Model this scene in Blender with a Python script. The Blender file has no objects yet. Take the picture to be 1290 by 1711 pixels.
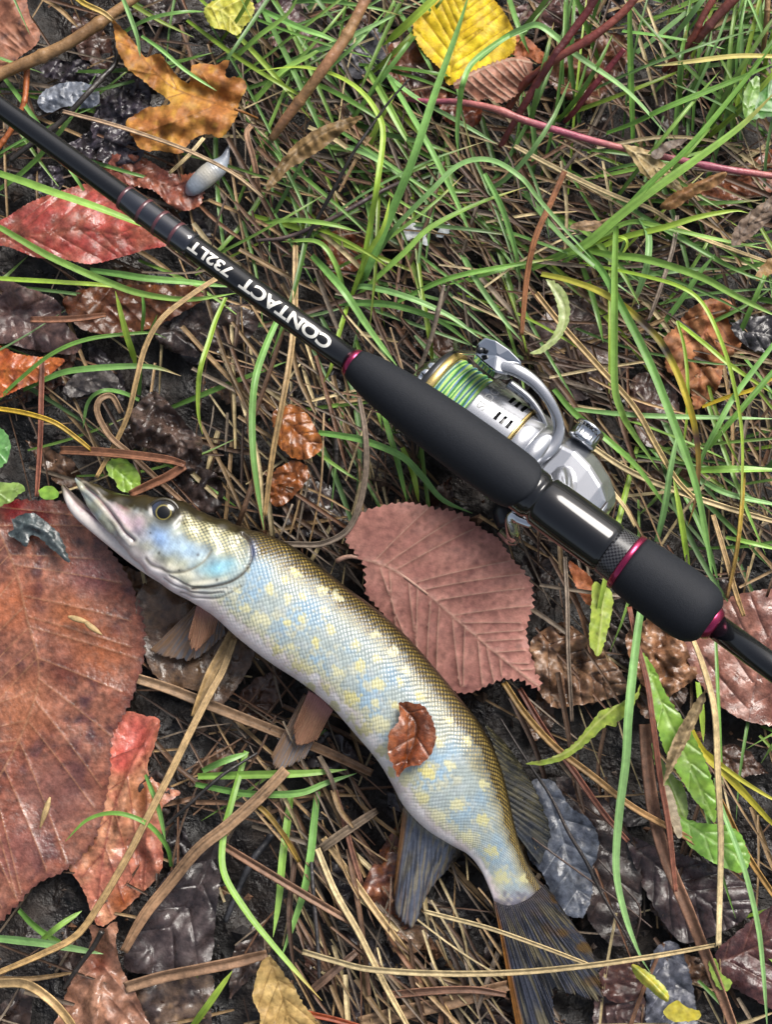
import bpy, bmesh, math
import numpy as np
from mathutils import Vector, Matrix
from mathutils.geometry import delaunay_2d_cdt

rng = np.random.default_rng(7)
SC = bpy.context.scene
COL = SC.collection

# ------------------------------------------------------------------ camera
F_PX = 3000.0            # focal length measured in photograph pixels
DIST = 0.60              # camera to ground along its axis, metres
PITCH = math.radians(8)  # tilt away from straight down
PW, PH = 1290.0, 1711.0
cam_d = bpy.data.cameras.new('camera')
cam = bpy.data.objects.new('camera', cam_d)
COL.objects.link(cam)
cam.location = (0, -DIST * math.sin(PITCH), DIST * math.cos(PITCH))
cam.rotation_euler = (PITCH, 0, 0)
cam_d.sensor_fit = 'VERTICAL'
cam_d.angle_y = 2 * math.atan(PH / 2 / F_PX)
cam_d.clip_start = 0.01
cam_d.clip_end = 200
SC.camera = cam
SC.render.resolution_x, SC.render.resolution_y = 773, 1024

# ------------------------------------------------------------------ overcast daylight
world = bpy.data.worlds.new('World')
SC.world = world
world.use_nodes = True
wn, wl = world.node_tree.nodes, world.node_tree.links
SUN_EL, SUN_AZ = math.radians(46), math.radians(36)   # azimuth clockwise from +Y
sky = wn.new('ShaderNodeTexSky')
sky.sky_type = 'NISHITA'
sky.sun_disc = False
sky.sun_elevation = SUN_EL
sky.sun_rotation = SUN_AZ
sky.air_density = 1.0
sky.dust_density = 6.0
sky.ozone_density = 1.0
hs = wn.new('ShaderNodeHueSaturation')
hs.inputs['Saturation'].default_value = 0.55          # cloud cover greys the blue
wl.new(sky.outputs[0], hs.inputs['Color'])
bg = wn['Background']
bg.inputs['Strength'].default_value = 0.06
wl.new(hs.outputs[0], bg.inputs['Color'])
sun_d = bpy.data.lights.new('sun', 'SUN')
sun_d.energy = 1.5
sun_d.angle = math.radians(34)
sun_d.color = (1.0, 0.96, 0.9)
sun = bpy.data.objects.new('sun', sun_d)
COL.objects.link(sun)
sdir = Vector((math.sin(SUN_AZ) * math.cos(SUN_EL), math.cos(SUN_AZ) * math.cos(SUN_EL), math.sin(SUN_EL)))
sun.rotation_euler = sdir.to_track_quat('Z', 'Y').to_euler()
sun.location = (0.3, 0.6, 1.2)
SC.view_settings.view_transform = 'Standard'
SC.view_settings.look = 'None'
SC.view_settings.gamma = 1
SC.view_settings.use_curve_mapping = False
SC.view_settings.exposure = 1.8

# ------------------------------------------------------------------ helpers
_cp, _sp = math.cos(PITCH), math.sin(PITCH)
CAMP = np.array(cam.location)

def W(p, z):
    """place on the level z (metres) that is seen at photograph pixel p; arrays allowed"""
    p = np.asarray(p, float)
    z = np.asarray(z, float)
    u = (p[..., 0] - PW / 2) / F_PX
    v = -(p[..., 1] - PH / 2) / F_PX
    dy = v * _cp + _sp
    dz = v * _sp - _cp
    t = (z - CAMP[2]) / dz
    return np.stack([CAMP[0] + u * t, CAMP[1] + dy * t, CAMP[2] + dz * t], -1)

def to_px(P):
    q = np.asarray(P, float) - CAMP
    yc = q[..., 1] * _cp + q[..., 2] * _sp
    zc = -q[..., 1] * _sp + q[..., 2] * _cp
    return np.stack([PW / 2 + F_PX * q[..., 0] / -zc, PH / 2 - F_PX * yc / -zc], -1)

ALB = 0.62
def hx(h, k=1.0):
    """seen sRGB colour -> linear base colour"""
    h = h.lstrip('#')
    c = np.array([int(h[i:i + 2], 16) / 255 for i in (0, 2, 4)])
    return np.where(c <= 0.04045, c / 12.92, ((c + 0.055) / 1.055) ** 2.4) * ALB * k

class Noise:
    """smooth 2-D noise made of sines"""
    def __init__(s, seed, scale, n=10):
        r = np.random.default_rng(seed)
        a = r.uniform(0, 2 * np.pi, n)
        f = r.uniform(0.5, 2.2, n) * 2 * np.pi / scale
        s.kx, s.ky, s.ph = np.cos(a) * f, np.sin(a) * f, r.uniform(0, 2 * np.pi, n)
        s.n = n
    def __call__(s, x, y):
        v = np.zeros(np.shape(x))
        for kx, ky, ph in zip(s.kx, s.ky, s.ph):
            v = v + np.sin(kx * x + ky * y + ph)
        return v / math.sqrt(s.n)

def sm(a, b, x):
    t = np.clip((x - a) / (b - a), 0, 1)
    return t * t * (3 - 2 * t)

def mix(a, b, t):
    t = np.asarray(t)[..., None]
    return np.asarray(a) * (1 - t) + np.asarray(b) * t

def crom(pts, n, closed=False):
    """Catmull-Rom through pts, n samples evenly spread by chord length"""
    P = np.asarray(pts, float)
    if closed:
        Q = np.vstack([P[-1], P, P[0], P[1]])
    else:
        Q = np.vstack([2 * P[0] - P[1], P, 2 * P[-1] - P[-2]])
    out = []
    for i in range(1, len(Q) - 2):
        t = np.linspace(0, 1, 24, endpoint=False)[:, None]
        a, b, c, d = Q[i - 1], Q[i], Q[i + 1], Q[i + 2]
        out.append(0.5 * (2 * b + (c - a) * t + (2 * a - 5 * b + 4 * c - d) * t ** 2 + (3 * b - a - 3 * c + d) * t ** 3))
    if not closed:
        out.append(P[-1:])
    C = np.vstack(out)
    if closed:
        C = np.vstack([C, C[:1]])
    L = np.concatenate([[0], np.cumsum(np.linalg.norm(np.diff(C, axis=0), axis=1))])
    s = np.linspace(0, L[-1], n, endpoint=not closed)
    return np.stack([np.interp(s, L, C[:, k]) for k in range(C.shape[1])], -1)

def seg_dist(P, line):
    """distance of points P (n,2) to a polyline"""
    P = np.asarray(P, float)
    line = np.asarray(line, float)
    d = np.full(len(P), 1e9)
    for a, b in zip(line[:-1], line[1:]):
        ab = b - a
        t = np.clip(((P - a) @ ab) / max(ab @ ab, 1e-9), 0, 1)
        d = np.minimum(d, np.linalg.norm(P - a - t[:, None] * ab, axis=1))
    return d

def inside(P, poly):
    x, y = P[:, 0], P[:, 1]
    r = np.zeros(len(P), bool)
    n = len(poly)
    for i in range(n):
        x1, y1 = poly[i]
        x2, y2 = poly[(i + 1) % n]
        if y1 == y2:
            continue
        c = ((y1 > y) != (y2 > y)) & (x < (x2 - x1) * (y - y1) / (y2 - y1) + x1)
        r ^= c
    return r

def build(name, V, Fq, mat, col=None, parent=None, smooth=True, uv=None):
    """one mesh object from vertex and face arrays (faces: array of quads / list of tuples)"""
    me = bpy.data.meshes.new(name)
    V = np.asarray(V, float).reshape(-1, 3)
    if isinstance(Fq, np.ndarray):
        Fq = [tuple(int(i) for i in f) for f in Fq] if len(Fq) < 2000 else Fq.tolist()
    me.from_pydata(V.tolist(), [], Fq)
    if smooth:
        me.polygons.foreach_set('use_smooth', np.ones(len(me.polygons), bool))
    if col is not None:
        col = np.asarray(col, float).reshape(-1, 3)
        at = me.color_attributes.new('Col', 'FLOAT_COLOR', 'POINT')
        at.data.foreach_set('color', np.hstack([np.clip(col, 0, 1), np.ones((len(col), 1))]).ravel())
    me.materials.append(mat)
    me.update()
    ob = bpy.data.objects.new(name, me)
    COL.objects.link(ob)
    if parent is not None:
        ob.parent = parent
    return ob

def grid_faces(nu, nv, wrap_v=False, off=0):
    u, v = np.meshgrid(np.arange(nu - 1), np.arange(nv if wrap_v else nv - 1), indexing='ij')
    v2 = (v + 1) % nv
    return np.stack([u * nv + v, u * nv + v2, (u + 1) * nv + v2, (u + 1) * nv + v], -1).reshape(-1, 4) + off

def tag(o, label=None, cat=None, group=None, kind=None):
    if label: o['label'] = label
    if cat: o['category'] = cat
    if group: o['group'] = group
    if kind: o['kind'] = kind
    return o

def empty(name, loc, label, cat, group=None):
    o = bpy.data.objects.new(name, None)
    o.empty_display_size = 0.01
    COL.objects.link(o)
    o.location = loc
    tag(o, label, cat, group)
    bpy.context.view_layer.update()
    return o

def adopt(child, parent):
    """parent a mesh whose vertices are already in world space"""
    child.parent = parent
    child.matrix_parent_inverse = Matrix.Translation(parent.location).inverted()
    return child

def adopt_sub(child, part):
    """sub-part of a part; both hold world-space vertices"""
    child.parent = part
    child.matrix_parent_inverse = Matrix.Identity(4)
    return child

def origin_to(ob, P):
    """give a world-space mesh its own origin"""
    P = Vector([float(x) for x in P])
    ob.data.transform(Matrix.Translation(-P))
    ob.location = P
    return ob

# ------------------------------------------------------------------ materials
def mat(name, color=None, rough=0.5, spec=0.5, metal=0.0, coat=0.0, coat_rough=0.1, attr=False, mottle=0.0, mottle_scale=300,
        bump=0.0, bump_scale=800, bump_dist=0.0004, transl=0.0, rough_var=0.0, tint=(1, 1, 1), stretch=None, alpha=1.0, sss=0.0):
    m = bpy.data.materials.new(name)
    m.use_nodes = True
    nt = m.node_tree
    N, L = nt.nodes, nt.links
    b = N['Principled BSDF']
    b.inputs['Roughness'].default_value = rough
    b.inputs['Specular IOR Level'].default_value = spec
    b.inputs['Metallic'].default_value = metal
    b.inputs['Coat Weight'].default_value = coat
    b.inputs['Coat Roughness'].default_value = coat_rough
    b.inputs['Alpha'].default_value = alpha
    tc = N.new('ShaderNodeTexCoord')
    vec = tc.outputs['Object']
    if stretch:
        mp = N.new('ShaderNodeMapping')
        mp.inputs['Scale'].default_value = stretch
        L.new(vec, mp.inputs['Vector'])
        vec = mp.outputs[0]
    if attr:
        at = N.new('ShaderNodeAttribute')
        at.attribute_name = 'Col'
        csock = at.outputs['Color']
    else:
        rgb = N.new('ShaderNodeRGB')
        rgb.outputs[0].default_value = (*color, 1)
        csock = rgb.outputs[0]
    if mottle or rough_var:
        n1 = N.new('ShaderNodeTexNoise')
        n1.inputs['Scale'].default_value = mottle_scale
        n1.inputs['Detail'].default_value = 6
        n1.inputs['Roughness'].default_value = 0.65
        L.new(vec, n1.inputs['Vector'])
    if mottle:
        mr = N.new('ShaderNodeMapRange')
        mr.inputs['From Min'].default_value = 0.3
        mr.inputs['From Max'].default_value = 0.7
        mr.inputs['To Min'].default_value = 1 - mottle
        mr.inputs['To Max'].default_value = 1 + mottle * 0.8
        L.new(n1.outputs['Fac'], mr.inputs['Value'])
        mx = N.new('ShaderNodeVectorMath')
        mx.operation = 'SCALE'
        L.new(csock, mx.inputs[0])
        L.new(mr.outputs[0], mx.inputs['Scale'])
        csock = mx.outputs[0]
    L.new(csock, b.inputs['Base Color'])
    if rough_var:
        r2 = N.new('ShaderNodeMapRange')
        r2.inputs['From Min'].default_value = 0.35
        r2.inputs['From Max'].default_value = 0.65
        r2.inputs['To Min'].default_value = max(0.03, rough - rough_var)
        r2.inputs['To Max'].default_value = min(1, rough + rough_var)
        n2 = N.new('ShaderNodeTexNoise')
        n2.inputs['Scale'].default_value = mottle_scale * 0.45
        n2.inputs['Detail'].default_value = 3
        L.new(vec, n2.inputs['Vector'])
        L.new(n2.outputs['Fac'], r2.inputs['Value'])
        L.new(r2.outputs[0], b.inputs['Roughness'])
    if bump:
        n3 = N.new('ShaderNodeTexNoise')
        n3.inputs['Scale'].default_value = bump_scale
        n3.inputs['Detail'].default_value = 5
        L.new(vec, n3.inputs['Vector'])
        bp = N.new('ShaderNodeBump')
        bp.inputs['Strength'].default_value = bump
        bp.inputs['Distance'].default_value = bump_dist
        L.new(n3.outputs['Fac'], bp.inputs['Height'])
        L.new(bp.outputs[0], b.inputs['Normal'])
    if sss:
        b.inputs['Subsurface Weight'].default_value = sss
        b.inputs['Subsurface Radius'].default_value = (0.003, 0.002, 0.0015)
        b.inputs['Subsurface Scale'].default_value = 0.5
    if transl:
        tr = N.new('ShaderNodeBsdfTranslucent')
        L.new(csock, tr.inputs['Color'])
        ms = N.new('ShaderNodeMixShader')
        ms.inputs[0].default_value = transl
        L.new(b.outputs[0], ms.inputs[1])
        L.new(tr.outputs[0], ms.inputs[2])
        L.new(ms.outputs[0], N['Material Output'].inputs['Surface'])
    return m

M_SOIL = mat('wet_soil', attr=True, rough=0.55, spec=0.45, mottle=0.55, mottle_scale=260, bump=1.0, bump_scale=420, bump_dist=0.0016, rough_var=0.3)
M_LEAF = mat('leaf_matt', attr=True, rough=0.55, spec=0.25, mottle=0.26, mottle_scale=620, bump=0.5, bump_scale=1100, bump_dist=0.0003, transl=0.08, rough_var=0.12)
M_LWET = mat('leaf_wet', attr=True, rough=0.30, spec=0.40, mottle=0.5, mottle_scale=480, bump=0.55, bump_scale=700, bump_dist=0.0005, rough_var=0.18)
M_LGREEN = mat('leaf_green', attr=True, rough=0.35, spec=0.5, mottle=0.15, mottle_scale=350, bump=0.3, bump_scale=900, bump_dist=0.0002, transl=0.2)
M_GRASS = mat('grass_green', attr=True, rough=0.38, spec=0.35, mottle=0.22, mottle_scale=240, bump=0.25, bump_scale=1500, bump_dist=0.0001, transl=0.22)
M_STRAW = mat('straw', attr=True, rough=0.5, spec=0.25, mottle=0.45, mottle_scale=420, bump=0.6, bump_scale=1400, bump_dist=0.0002, transl=0.05)
M_BARK = mat('bark', attr=True, rough=0.45, spec=0.45, mottle=0.35, mottle_scale=330, bump=0.7, bump_scale=600, bump_dist=0.0005, rough_var=0.15)

# ------------------------------------------------------------------ ground
def ground():
    gx = np.concatenate([-np.geomspace(8, 0.24, 16), np.linspace(-0.22, 0.22, 190), np.geomspace(0.24, 8, 16)])
    gy = np.concatenate([-np.geomspace(8, 0.28, 16), np.linspace(-0.26, 0.28, 220), np.geomspace(0.30, 8, 16)])
    X, Y = np.meshgrid(gx, gy, indexing='ij')
    near = np.exp(-(np.maximum(np.abs(X), np.abs(Y)) / 0.6) ** 4)
    Z = (Noise(1, 0.09)(X, Y) * 0.0022 + Noise(2, 0.03)(X, Y) * 0.0014 + Noise(3, 0.011)(X, Y) * 0.0009) * near - 0.002
    t = sm(-1, 1.2, Noise(4, 0.05)(X, Y) + 0.5 * Noise(5, 0.014)(X, Y))
    C = mix(hx('#141010'), hx('#2a211c'), t)
    far = 1 - near
    C = mix(C, mix(hx('#4e5a30'), hx('#6b5a40'), t), far)
    o = build('ground', np.stack([X, Y, Z], -1), grid_faces(len(gx), len(gy)), M_SOIL, C)
    tag(o, 'dark wet soil under leaf litter and grass', 'ground', kind='structure')
ground()

# ------------------------------------------------------------------ fishing rod
AX0, AXD, AXN = np.array([589.0, 606.0]), np.array([0.8098, 0.5867]), np.array([0.5867, -0.8098])
def apx(a, perp=0.0):
    return AX0 + AXD * a + AXN * perp
R0, R1 = W(apx(-800), 0.050), W(apx(900), 0.086)
RX = (R1 - R0) / np.linalg.norm(R1 - R0)
RY = np.cross([0, 0, 1.0], RX); RY /= np.linalg.norm(RY)      # points to the upper right of the picture
RZ = np.cross(RX, RY)
_t = np.linspace(-0.36, 0.62, 8000)
_pa = (to_px(R0 + _t[:, None] * RX) - AX0) @ AXD
def S(a):
    return np.interp(a, _pa, _t)
def scale_at(P):
    q = np.asarray(P) - CAMP
    return F_PX / (q[..., 1] * _sp - q[..., 2] * _cp)          # pixels per metre there
def rodpt(a):
    return R0 + np.asarray(S(a))[..., None] * RX

def lathe(name, O, ax, ay, az, prof, m, parent, nseg=64, col=None, warp=None, skip=None, caps=True):
    """prof: (x, r) in metres along ax from O"""
    prof = np.asarray(prof, float)
    th = np.linspace(0, 2 * np.pi, nseg, endpoint=False)
    x = np.repeat(prof[:, :1], nseg, 1)
    r = np.repeat(prof[:, 1:2], nseg, 1)
    T = np.repeat(th[None], len(prof), 0)
    if warp:
        x, r = warp(x, r, T)
    V = O + x[..., None] * ax + (r * np.cos(T))[..., None] * ay + (r * np.sin(T))[..., None] * az
    Fq = grid_faces(len(prof), nseg, True)
    if skip is not None:
        xm = x[:-1].ravel(); tm = T[:-1].ravel()
        Fq = Fq[~skip(xm, tm)]
    Fl = Fq.tolist()
    if caps:
        Fl.append(list(range(nseg))[::-1])
        Fl.append([(len(prof) - 1) * nseg + k for k in range(nseg)])
    c = None
    if col is not None:
        c = col(x, T) if callable(col) else np.broadcast_to(col, V.shape)
    o = build(name, V, Fl, m, c)
    for p in o.data.polygons:
        if len(p.vertices) > 4:
            p.use_smooth = False
    if parent is not None:
        adopt(o, parent)
    return o

M_GLOSS = mat('black_lacquer', (0.004, 0.0045, 0.006), rough=0.10, spec=0.5)
M_EVA = mat('black_foam', (0.0075, 0.009, 0.0125), rough=0.7, spec=0.2, mottle=0.35, mottle_scale=2600, bump=0.5, bump_scale=3600, bump_dist=0.00012)
M_MAG = mat('magenta_metal', tuple(hx('#a02a55', 1.1)), rough=0.22, metal=0.85, coat=0.3)
M_THREAD = mat('thread_band', tuple(hx('#5a3038')), rough=0.3, coat=0.3)
M_CLEAR = mat('varnish_wrap', (0.006, 0.007, 0.012), rough=0.06, spec=1.0)
M_PRINT = mat('silver_print', (0.62, 0.60, 0.54), rough=0.35, metal=0.2)
M_CARB1 = mat('carbon_dark', (0.006, 0.006, 0.008), rough=0.25, spec=0.4)
M_CARB2 = mat('carbon_light', (0.035, 0.036, 0.04), rough=0.3, spec=0.4)

def text_mesh(body, offset=0.0, xs=1.0, slices=10):
    """flat outline of a word: vertices (n,2) normalised to letter height 1, and faces"""
    cu = bpy.data.curves.new('word', 'FONT')
    cu.body = body
    cu.offset = offset
    cu.resolution_u = 6
    ob = bpy.data.objects.new('word', cu)
    COL.objects.link(ob)
    bpy.context.view_layer.update()
    me = bpy.data.meshes.new_from_object(ob)
    bm = bmesh.new(); bm.from_mesh(me)
    ys = [v.co.y for v in bm.verts]
    y0, y1 = min(ys), max(ys)
    for k in range(1, slices):
        y = y0 + (y1 - y0) * k / slices
        g = bm.verts[:] + bm.edges[:] + bm.faces[:]
        bmesh.ops.bisect_plane(bm, geom=g, plane_co=(0, y, 0), plane_no=(0, 1, 0))
    x0 = min(v.co.x for v in bm.verts)
    V = np.array([[(v.co.x - x0) / (y1 - y0) * xs, (v.co.y - y0) / (y1 - y0)] for v in bm.verts])
    bm.verts.index_update()
    Fl = [[v.index for v in f.verts] for f in bm.faces]
    bm.free()
    COL.objects.unlink(ob); bpy.data.objects.remove(ob); bpy.data.curves.remove(cu); bpy.data.meshes.remove(me)
    return V, Fl

def make_rod():
    base = rodpt(200)
    rod = empty('fishing_rod', (base[0], base[1], 0.0), 'black spinning rod with dark foam grips and magenta rings lying above the pike', 'fishing rod')
    def prof(lst):
        out = []
        for a, d in lst:
            P = rodpt(a)
            out.append((S(a), d / 2 / scale_at(P)))
        return out
    def part(name, lst, m, **k):
        return lathe(name, R0, RX, RY, RZ, prof(lst), m, rod, **k)
    blank = part('blank', [(-2040, 22), (-1180, 30), (-727, 34), (-480, 38), (-335, 41), (-120, 42), (2, 43)], M_GLOSS)
    wrap = part('ferrule_wrap', [(-472, 38.5), (-466, 44), (-432, 46), (-395, 46.5), (-362, 46), (-338, 44.5), (-330, 42)], M_CLEAR)
    for a, d in ((-468, 44.5), (-429, 47), (-396, 47.6), (-363, 47.0)):
        adopt_sub(part('thread_band', [(a - 3, d - 1), (a - 2.6, d + 0.4), (a + 2.6, d + 0.4), (a + 3, d - 1)], M_THREAD), wrap)
    part('front_ring', [(-6, 42), (-5, 47), (-2, 51), (4, 53), (6, 50)], M_MAG)
    def warp(x, r, T):
        k = sm(S(250), S(358), x)
        return x + k * (np.clip(np.sin(T), -0.3, 1) * 0.5 + 0.5 * np.cos(2 * T) * -0.35) * 0.0052, r
    part('foregrip', [(3, 44), (4, 53), (10, 58), (22, 65), (45, 74), (75, 82), (110, 89), (150, 94), (200, 98), (260, 100.5), (300, 101), (330, 100), (344, 98), (352, 94), (357, 90), (358, 84)], M_EVA, nseg=96, warp=warp)
    part('reel_seat', [(300, 80), (340, 85), (376, 87), (381, 84), (384, 79), (388, 79), (391, 86), (396, 90), (420, 91), (522, 91), (527, 89), (530, 84), (534, 84), (536, 80)], M_GLOSS, nseg=96)
    col = part('carbon_collar', [(532 + i * 3.875, 88 + i * 0.5) for i in range(9)], M_CARB1, nseg=72)
    col.data.materials.append(M_CARB2)
    for i, p in enumerate(col.data.polygons):
        p.material_index = ((i // 72) + (i % 72)) % 2 if i < 8 * 72 else 0
        p.use_smooth = True
    part('rear_ring', [(561, 90), (562, 102), (564, 104.5), (571, 105.5), (573, 102)], M_MAG)
    part('rear_grip', [(572, 96), (573, 103), (580, 106), (600, 110), (640, 114), (680, 115.5), (702, 114), (714, 110), (724, 103), (733, 90), (739, 74), (741, 60)], M_EVA, nseg=96)
    part('butt_ring', [(738, 52), (739, 62), (742, 62), (750, 54), (753, 46)], M_MAG)
    part('butt_section', [(745, 44), (900, 44.5), (1060, 45), (1064, 42)], M_GLOSS)
    # printed words, bent round the blank
    for word, a0, a1, hpx, xs, name in (('CONTACT', -42, -224, 23, 1.3, 'printed_word'), ('732LT', -246, -330, 20, 1.2, 'printed_number')):
        V, Fl = text_mesh(word, 0.03, xs)
        wpx = abs(a1 - a0)
        a = a0 - V[:, 0] / V[:, 0].max() * wpx
        P = rodpt(a)
        sc = scale_at(P)
        d = np.interp(a, [-335, -120, 2], [41, 42, 43])
        r = d / 2 / sc + 0.00006
        ang = np.pi / 2 + 0.10 + ((V[:, 1] - 0.5) * hpx) / (d / 2)
        Q = R0 + S(a)[:, None] * RX + (r * np.cos(ang))[:, None] * RY + (r * np.sin(ang))[:, None] * RZ
        o = build(name, Q, Fl, M_PRINT, smooth=False)
        tag(o, 'silver letters ' + word)
        adopt_sub(o, blank)
    return rod
make_rod()

# ------------------------------------------------------------------ spinning reel
M_SILVER = mat('silver_paint', (0.33, 0.34, 0.365), rough=0.22, metal=0.85)
M_CHROME = mat('chrome', (0.46, 0.475, 0.50), rough=0.09, metal=1.0)
M_GOLD = mat('champagne_gold', tuple(hx('#d8bd7a', 1.2)), rough=0.25, metal=0.85)
M_DARKM = mat('dark_metal', (0.02, 0.021, 0.024), rough=0.3, metal=0.3)
M_LINE = mat('braided_line', attr=True, rough=0.5, spec=0.4, mottle=0.3, mottle_scale=1500)
M_GREYP = mat('grey_print', (0.16, 0.165, 0.17), rough=0.4)

def sweep(name, pts, rad, m, parent=None, flat=1.0, nseg=10, n=None, col=None, up=(0, 0, 1)):
    """tube through world points; rad: value or array at the given points; flat < 1 squashes it along up"""
    pts = np.asarray(pts, float)
    n = n or max(8, len(pts) * 6)
    rr = np.full(len(pts), rad) if np.isscalar(rad) else np.asarray(rad, float)
    C = crom(np.hstack([pts, rr[:, None]]), n)
    P, r = C[:, :3], C[:, 3]
    T = np.gradient(P, axis=0); T /= np.linalg.norm(T, axis=1)[:, None] + 1e-12
    U = np.array(up, float)
    B = np.cross(T, U); B /= np.linalg.norm(B, axis=1)[:, None] + 1e-9
    Nn = np.cross(B, T)
    th = np.linspace(0, 2 * np.pi, nseg, endpoint=False)
    V = P[:, None] + r[:, None, None] * (np.cos(th)[None, :, None] * B[:, None] + flat * np.sin(th)[None, :, None] * Nn[:, None])
    Fl = grid_faces(n, nseg, True).tolist()
    Fl.append(list(range(nseg))[::-1]); Fl.append([(n - 1) * nseg + k for k in range(nseg)])
    c = None
    if col is not None:
        c = np.repeat(np.asarray(col(np.linspace(0, 1, n)))[:, None], nseg, 1)
    o = build(name, V, Fl, m, c)
    if parent is not None:
        adopt(o, parent)
    return o

def make_reel():
    zr = 0.031
    O = W(apx(215, 38), zr)
    RS = 0.91
    k = 1.0 / scale_at(O)
    base = W(apx(300, 26), 0.0)
    reel = empty('spinning_reel', base, 'silver spinning reel with gold spool lip and green braid, clamped under the rod grip', 'fishing reel')
    def L(lst):
        return [((a - 215) * k, r * k * RS) for a, r in lst]
    def part(name, lst, m, **kw):
        return lathe(name, O, RX, RY, RZ, L(lst), m, reel, **kw)
    def pt(a, y, z):
        return O + RX * (a - 215) * k + RY * (y - 0) * k + RZ * z * k
    part('drag_knob', [(96, 12), (98, 34), (104, 50), (112, 58), (122, 62), (124, 60)], M_CHROME, nseg=96,
         warp=lambda x, r, T: (x, r * (1 + 0.035 * np.sign(np.cos(14 * T)) * (r > 36 * k))))
    sp = part('spool', [(122, 60), (123, 80), (126, 87), (134, 89), (136, 88), (140, 60)], M_DARKM)
    lip = part('spool_lip', [(134, 80), (135, 90), (137, 91.5), (147, 91.5), (149, 88), (149, 78)], M_GOLD, nseg=96)
    # braid: many windings, each a ridge
    nr = 44
    prof = []
    for i in range(nr):
        a = 149 + i * (66 / nr)
        rr = 82 + 1.5 * math.sin(i * 0.9) + rng.uniform(-0.6, 0.6)
        prof += [(a, rr - 0.9), (a + 0.4, rr + 0.3), (a + 0.8, rr + 0.5), (a + 1.2, rr)]
    def lc(x, T):
        g = hx('#7fc46a', 1.1); b = hx('#5f86c0', 1.1); y = hx('#b9d47a', 1.1); d = hx('#3f8a4c')
        u = np.arange(len(prof))[:, None] / 4
        n1 = np.sin(u * 0.83 + 0.9 * np.sin(T * 2.0 + u * 0.3)); n2 = np.sin(u * 1.31 + 1.1 * np.cos(T * 3 + u * 0.6))
        c = mix(g, b, sm(0.0, 0.6, n1)); c = mix(c, y, sm(0.3, 0.8, n2)); return mix(c, d * 0.7, sm(0.3, 0.9, -n2))
    adopt_sub(lip, sp)
    adopt_sub(part('braided_line', prof, M_LINE, nseg=72, col=lc), sp)
    # skirt with slots cut through it
    xs = [212, 213, 214.5] + list(np.linspace(216, 300, 43)) + [302, 303]
    rs = [76, 85, 89] + [91.0] * 43 + [89, 84]
    def skip(x, T):
        a = x / k + 215
        row1 = (np.abs(a - 262) < 3.2) | (np.abs(a - 274) < 3.2) | (np.abs(a - 286) < 3.2)
        ph = (np.degrees(T) - 40) % 90
        s = ((ph < 14) | ((ph > 30) & (ph < 44))) & (np.abs(a - 274) < 16)
        return row1 & s
    skirt = part('spool_skirt', list(zip(xs, rs)), M_SILVER, nseg=180, skip=skip)
    core = part('skirt_core', [(245, 60), (246, 84), (300, 84), (301, 60)], M_DARKM)
    sring = part('skirt_ring', [(297, 86), (298, 92.2), (302, 92.2), (303, 86)], M_GOLD, nseg=96)
    adopt_sub(core, skirt); adopt_sub(sring, skirt)
    part('rotor', [(303, 60), (304, 87), (306, 88), (330, 88), (331, 86.5), (333, 86.5), (334, 88), (352, 87), (360, 80), (366, 66), (368, 30)], M_SILVER, nseg=96)
    V, Fl = text_mesh('SEDONA', 0.012, 1.1, slices=3)
    th0, th1 = math.radians(84), math.radians(26)
    th = th0 + (th1 - th0) * V[:, 0] / V[:, 0].max()
    # split long letters is not needed at this size: every glyph spans a few degrees
    aa = 240 - V[:, 1] * 15
    rr = 91.35 * k * RS
    Q = O + ((aa - 215) * k)[:, None] * RX + (rr * np.cos(th))[:, None] * RY + (rr * np.sin(th))[:, None] * RZ
    o = build('skirt_lettering', Q, Fl, M_GREYP, smooth=False); tag(o, 'grey letters SEDONA round the skirt'); adopt_sub(o, skirt)
    # rotor arm with the bail: a flat loop that rises beside the skirt
    ws = lambda p, z: W(p, z)
    arm = sweep('rotor_arm', [ws(p, z) for p, z in (((836, 612), .052), ((866, 620), .053), ((897, 642), .052), ((922, 676), .050), ((934, 712), .047), ((926, 744), .046), ((893, 768), .046), ((868, 776), .044))],
                [0.0018, 0.0021, 0.0019, 0.0017, 0.0018, 0.0021, 0.0025, 0.0022], M_SILVER, reel, flat=0.5, nseg=14, n=60)
    sweep('rotor_arm_lower', [ws(p, z) for p, z in (((850, 640), .045), ((885, 668), .044), ((908, 704), .043), ((912, 738), .042), ((890, 762), .042))],
          [0.0016, 0.0014, 0.0013, 0.0014, 0.0016], M_SILVER, reel, flat=1.2, nseg=12, n=40)
    # bail lug: chunky chrome block
    lug = [(793, 592), (797, 574), (810, 563), (828, 568), (852, 584), (872, 604), (873, 617), (852, 626), (828, 622), (808, 606)]
    zl = [.050, .051, .052, .0535, .0535, .052, .051, .052, .0535, .052]
    Lt = [W(p, z) for p, z in zip(lug, zl)]
    Lb = [q - np.array([0, 0, 0.009]) for q in Lt]
    cm = np.mean(Lt, 0) + np.array([0, 0, 0.0012])
    nl = len(lug)
    Fl = [(i, (i + 1) % nl, nl + (i + 1) % nl, nl + i) for i in range(nl)] + [(2 * nl, (i + 1) % nl, i) for i in range(nl)] + [tuple(range(nl, 2 * nl))]
    o = build('bail_lug', np.array(Lt + Lb + [cm]), Fl, M_CHROME, smooth=False); adopt(o, reel); lug_o = o
    bv = o.modifiers.new('bevel', 'BEVEL'); bv.width = 0.0007; bv.segments = 2
    adopt_sub(sweep('bail_screw', [W((803, 585), .0525), W((802, 586), .0536)], 0.0010, M_DARKM, reel, nseg=14, n=4, up=(1, 0, 0)), lug_o)
    # bail wire sweeps round the front of the spool on the underside
    bw = [ws((800, 590), .047)]
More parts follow.
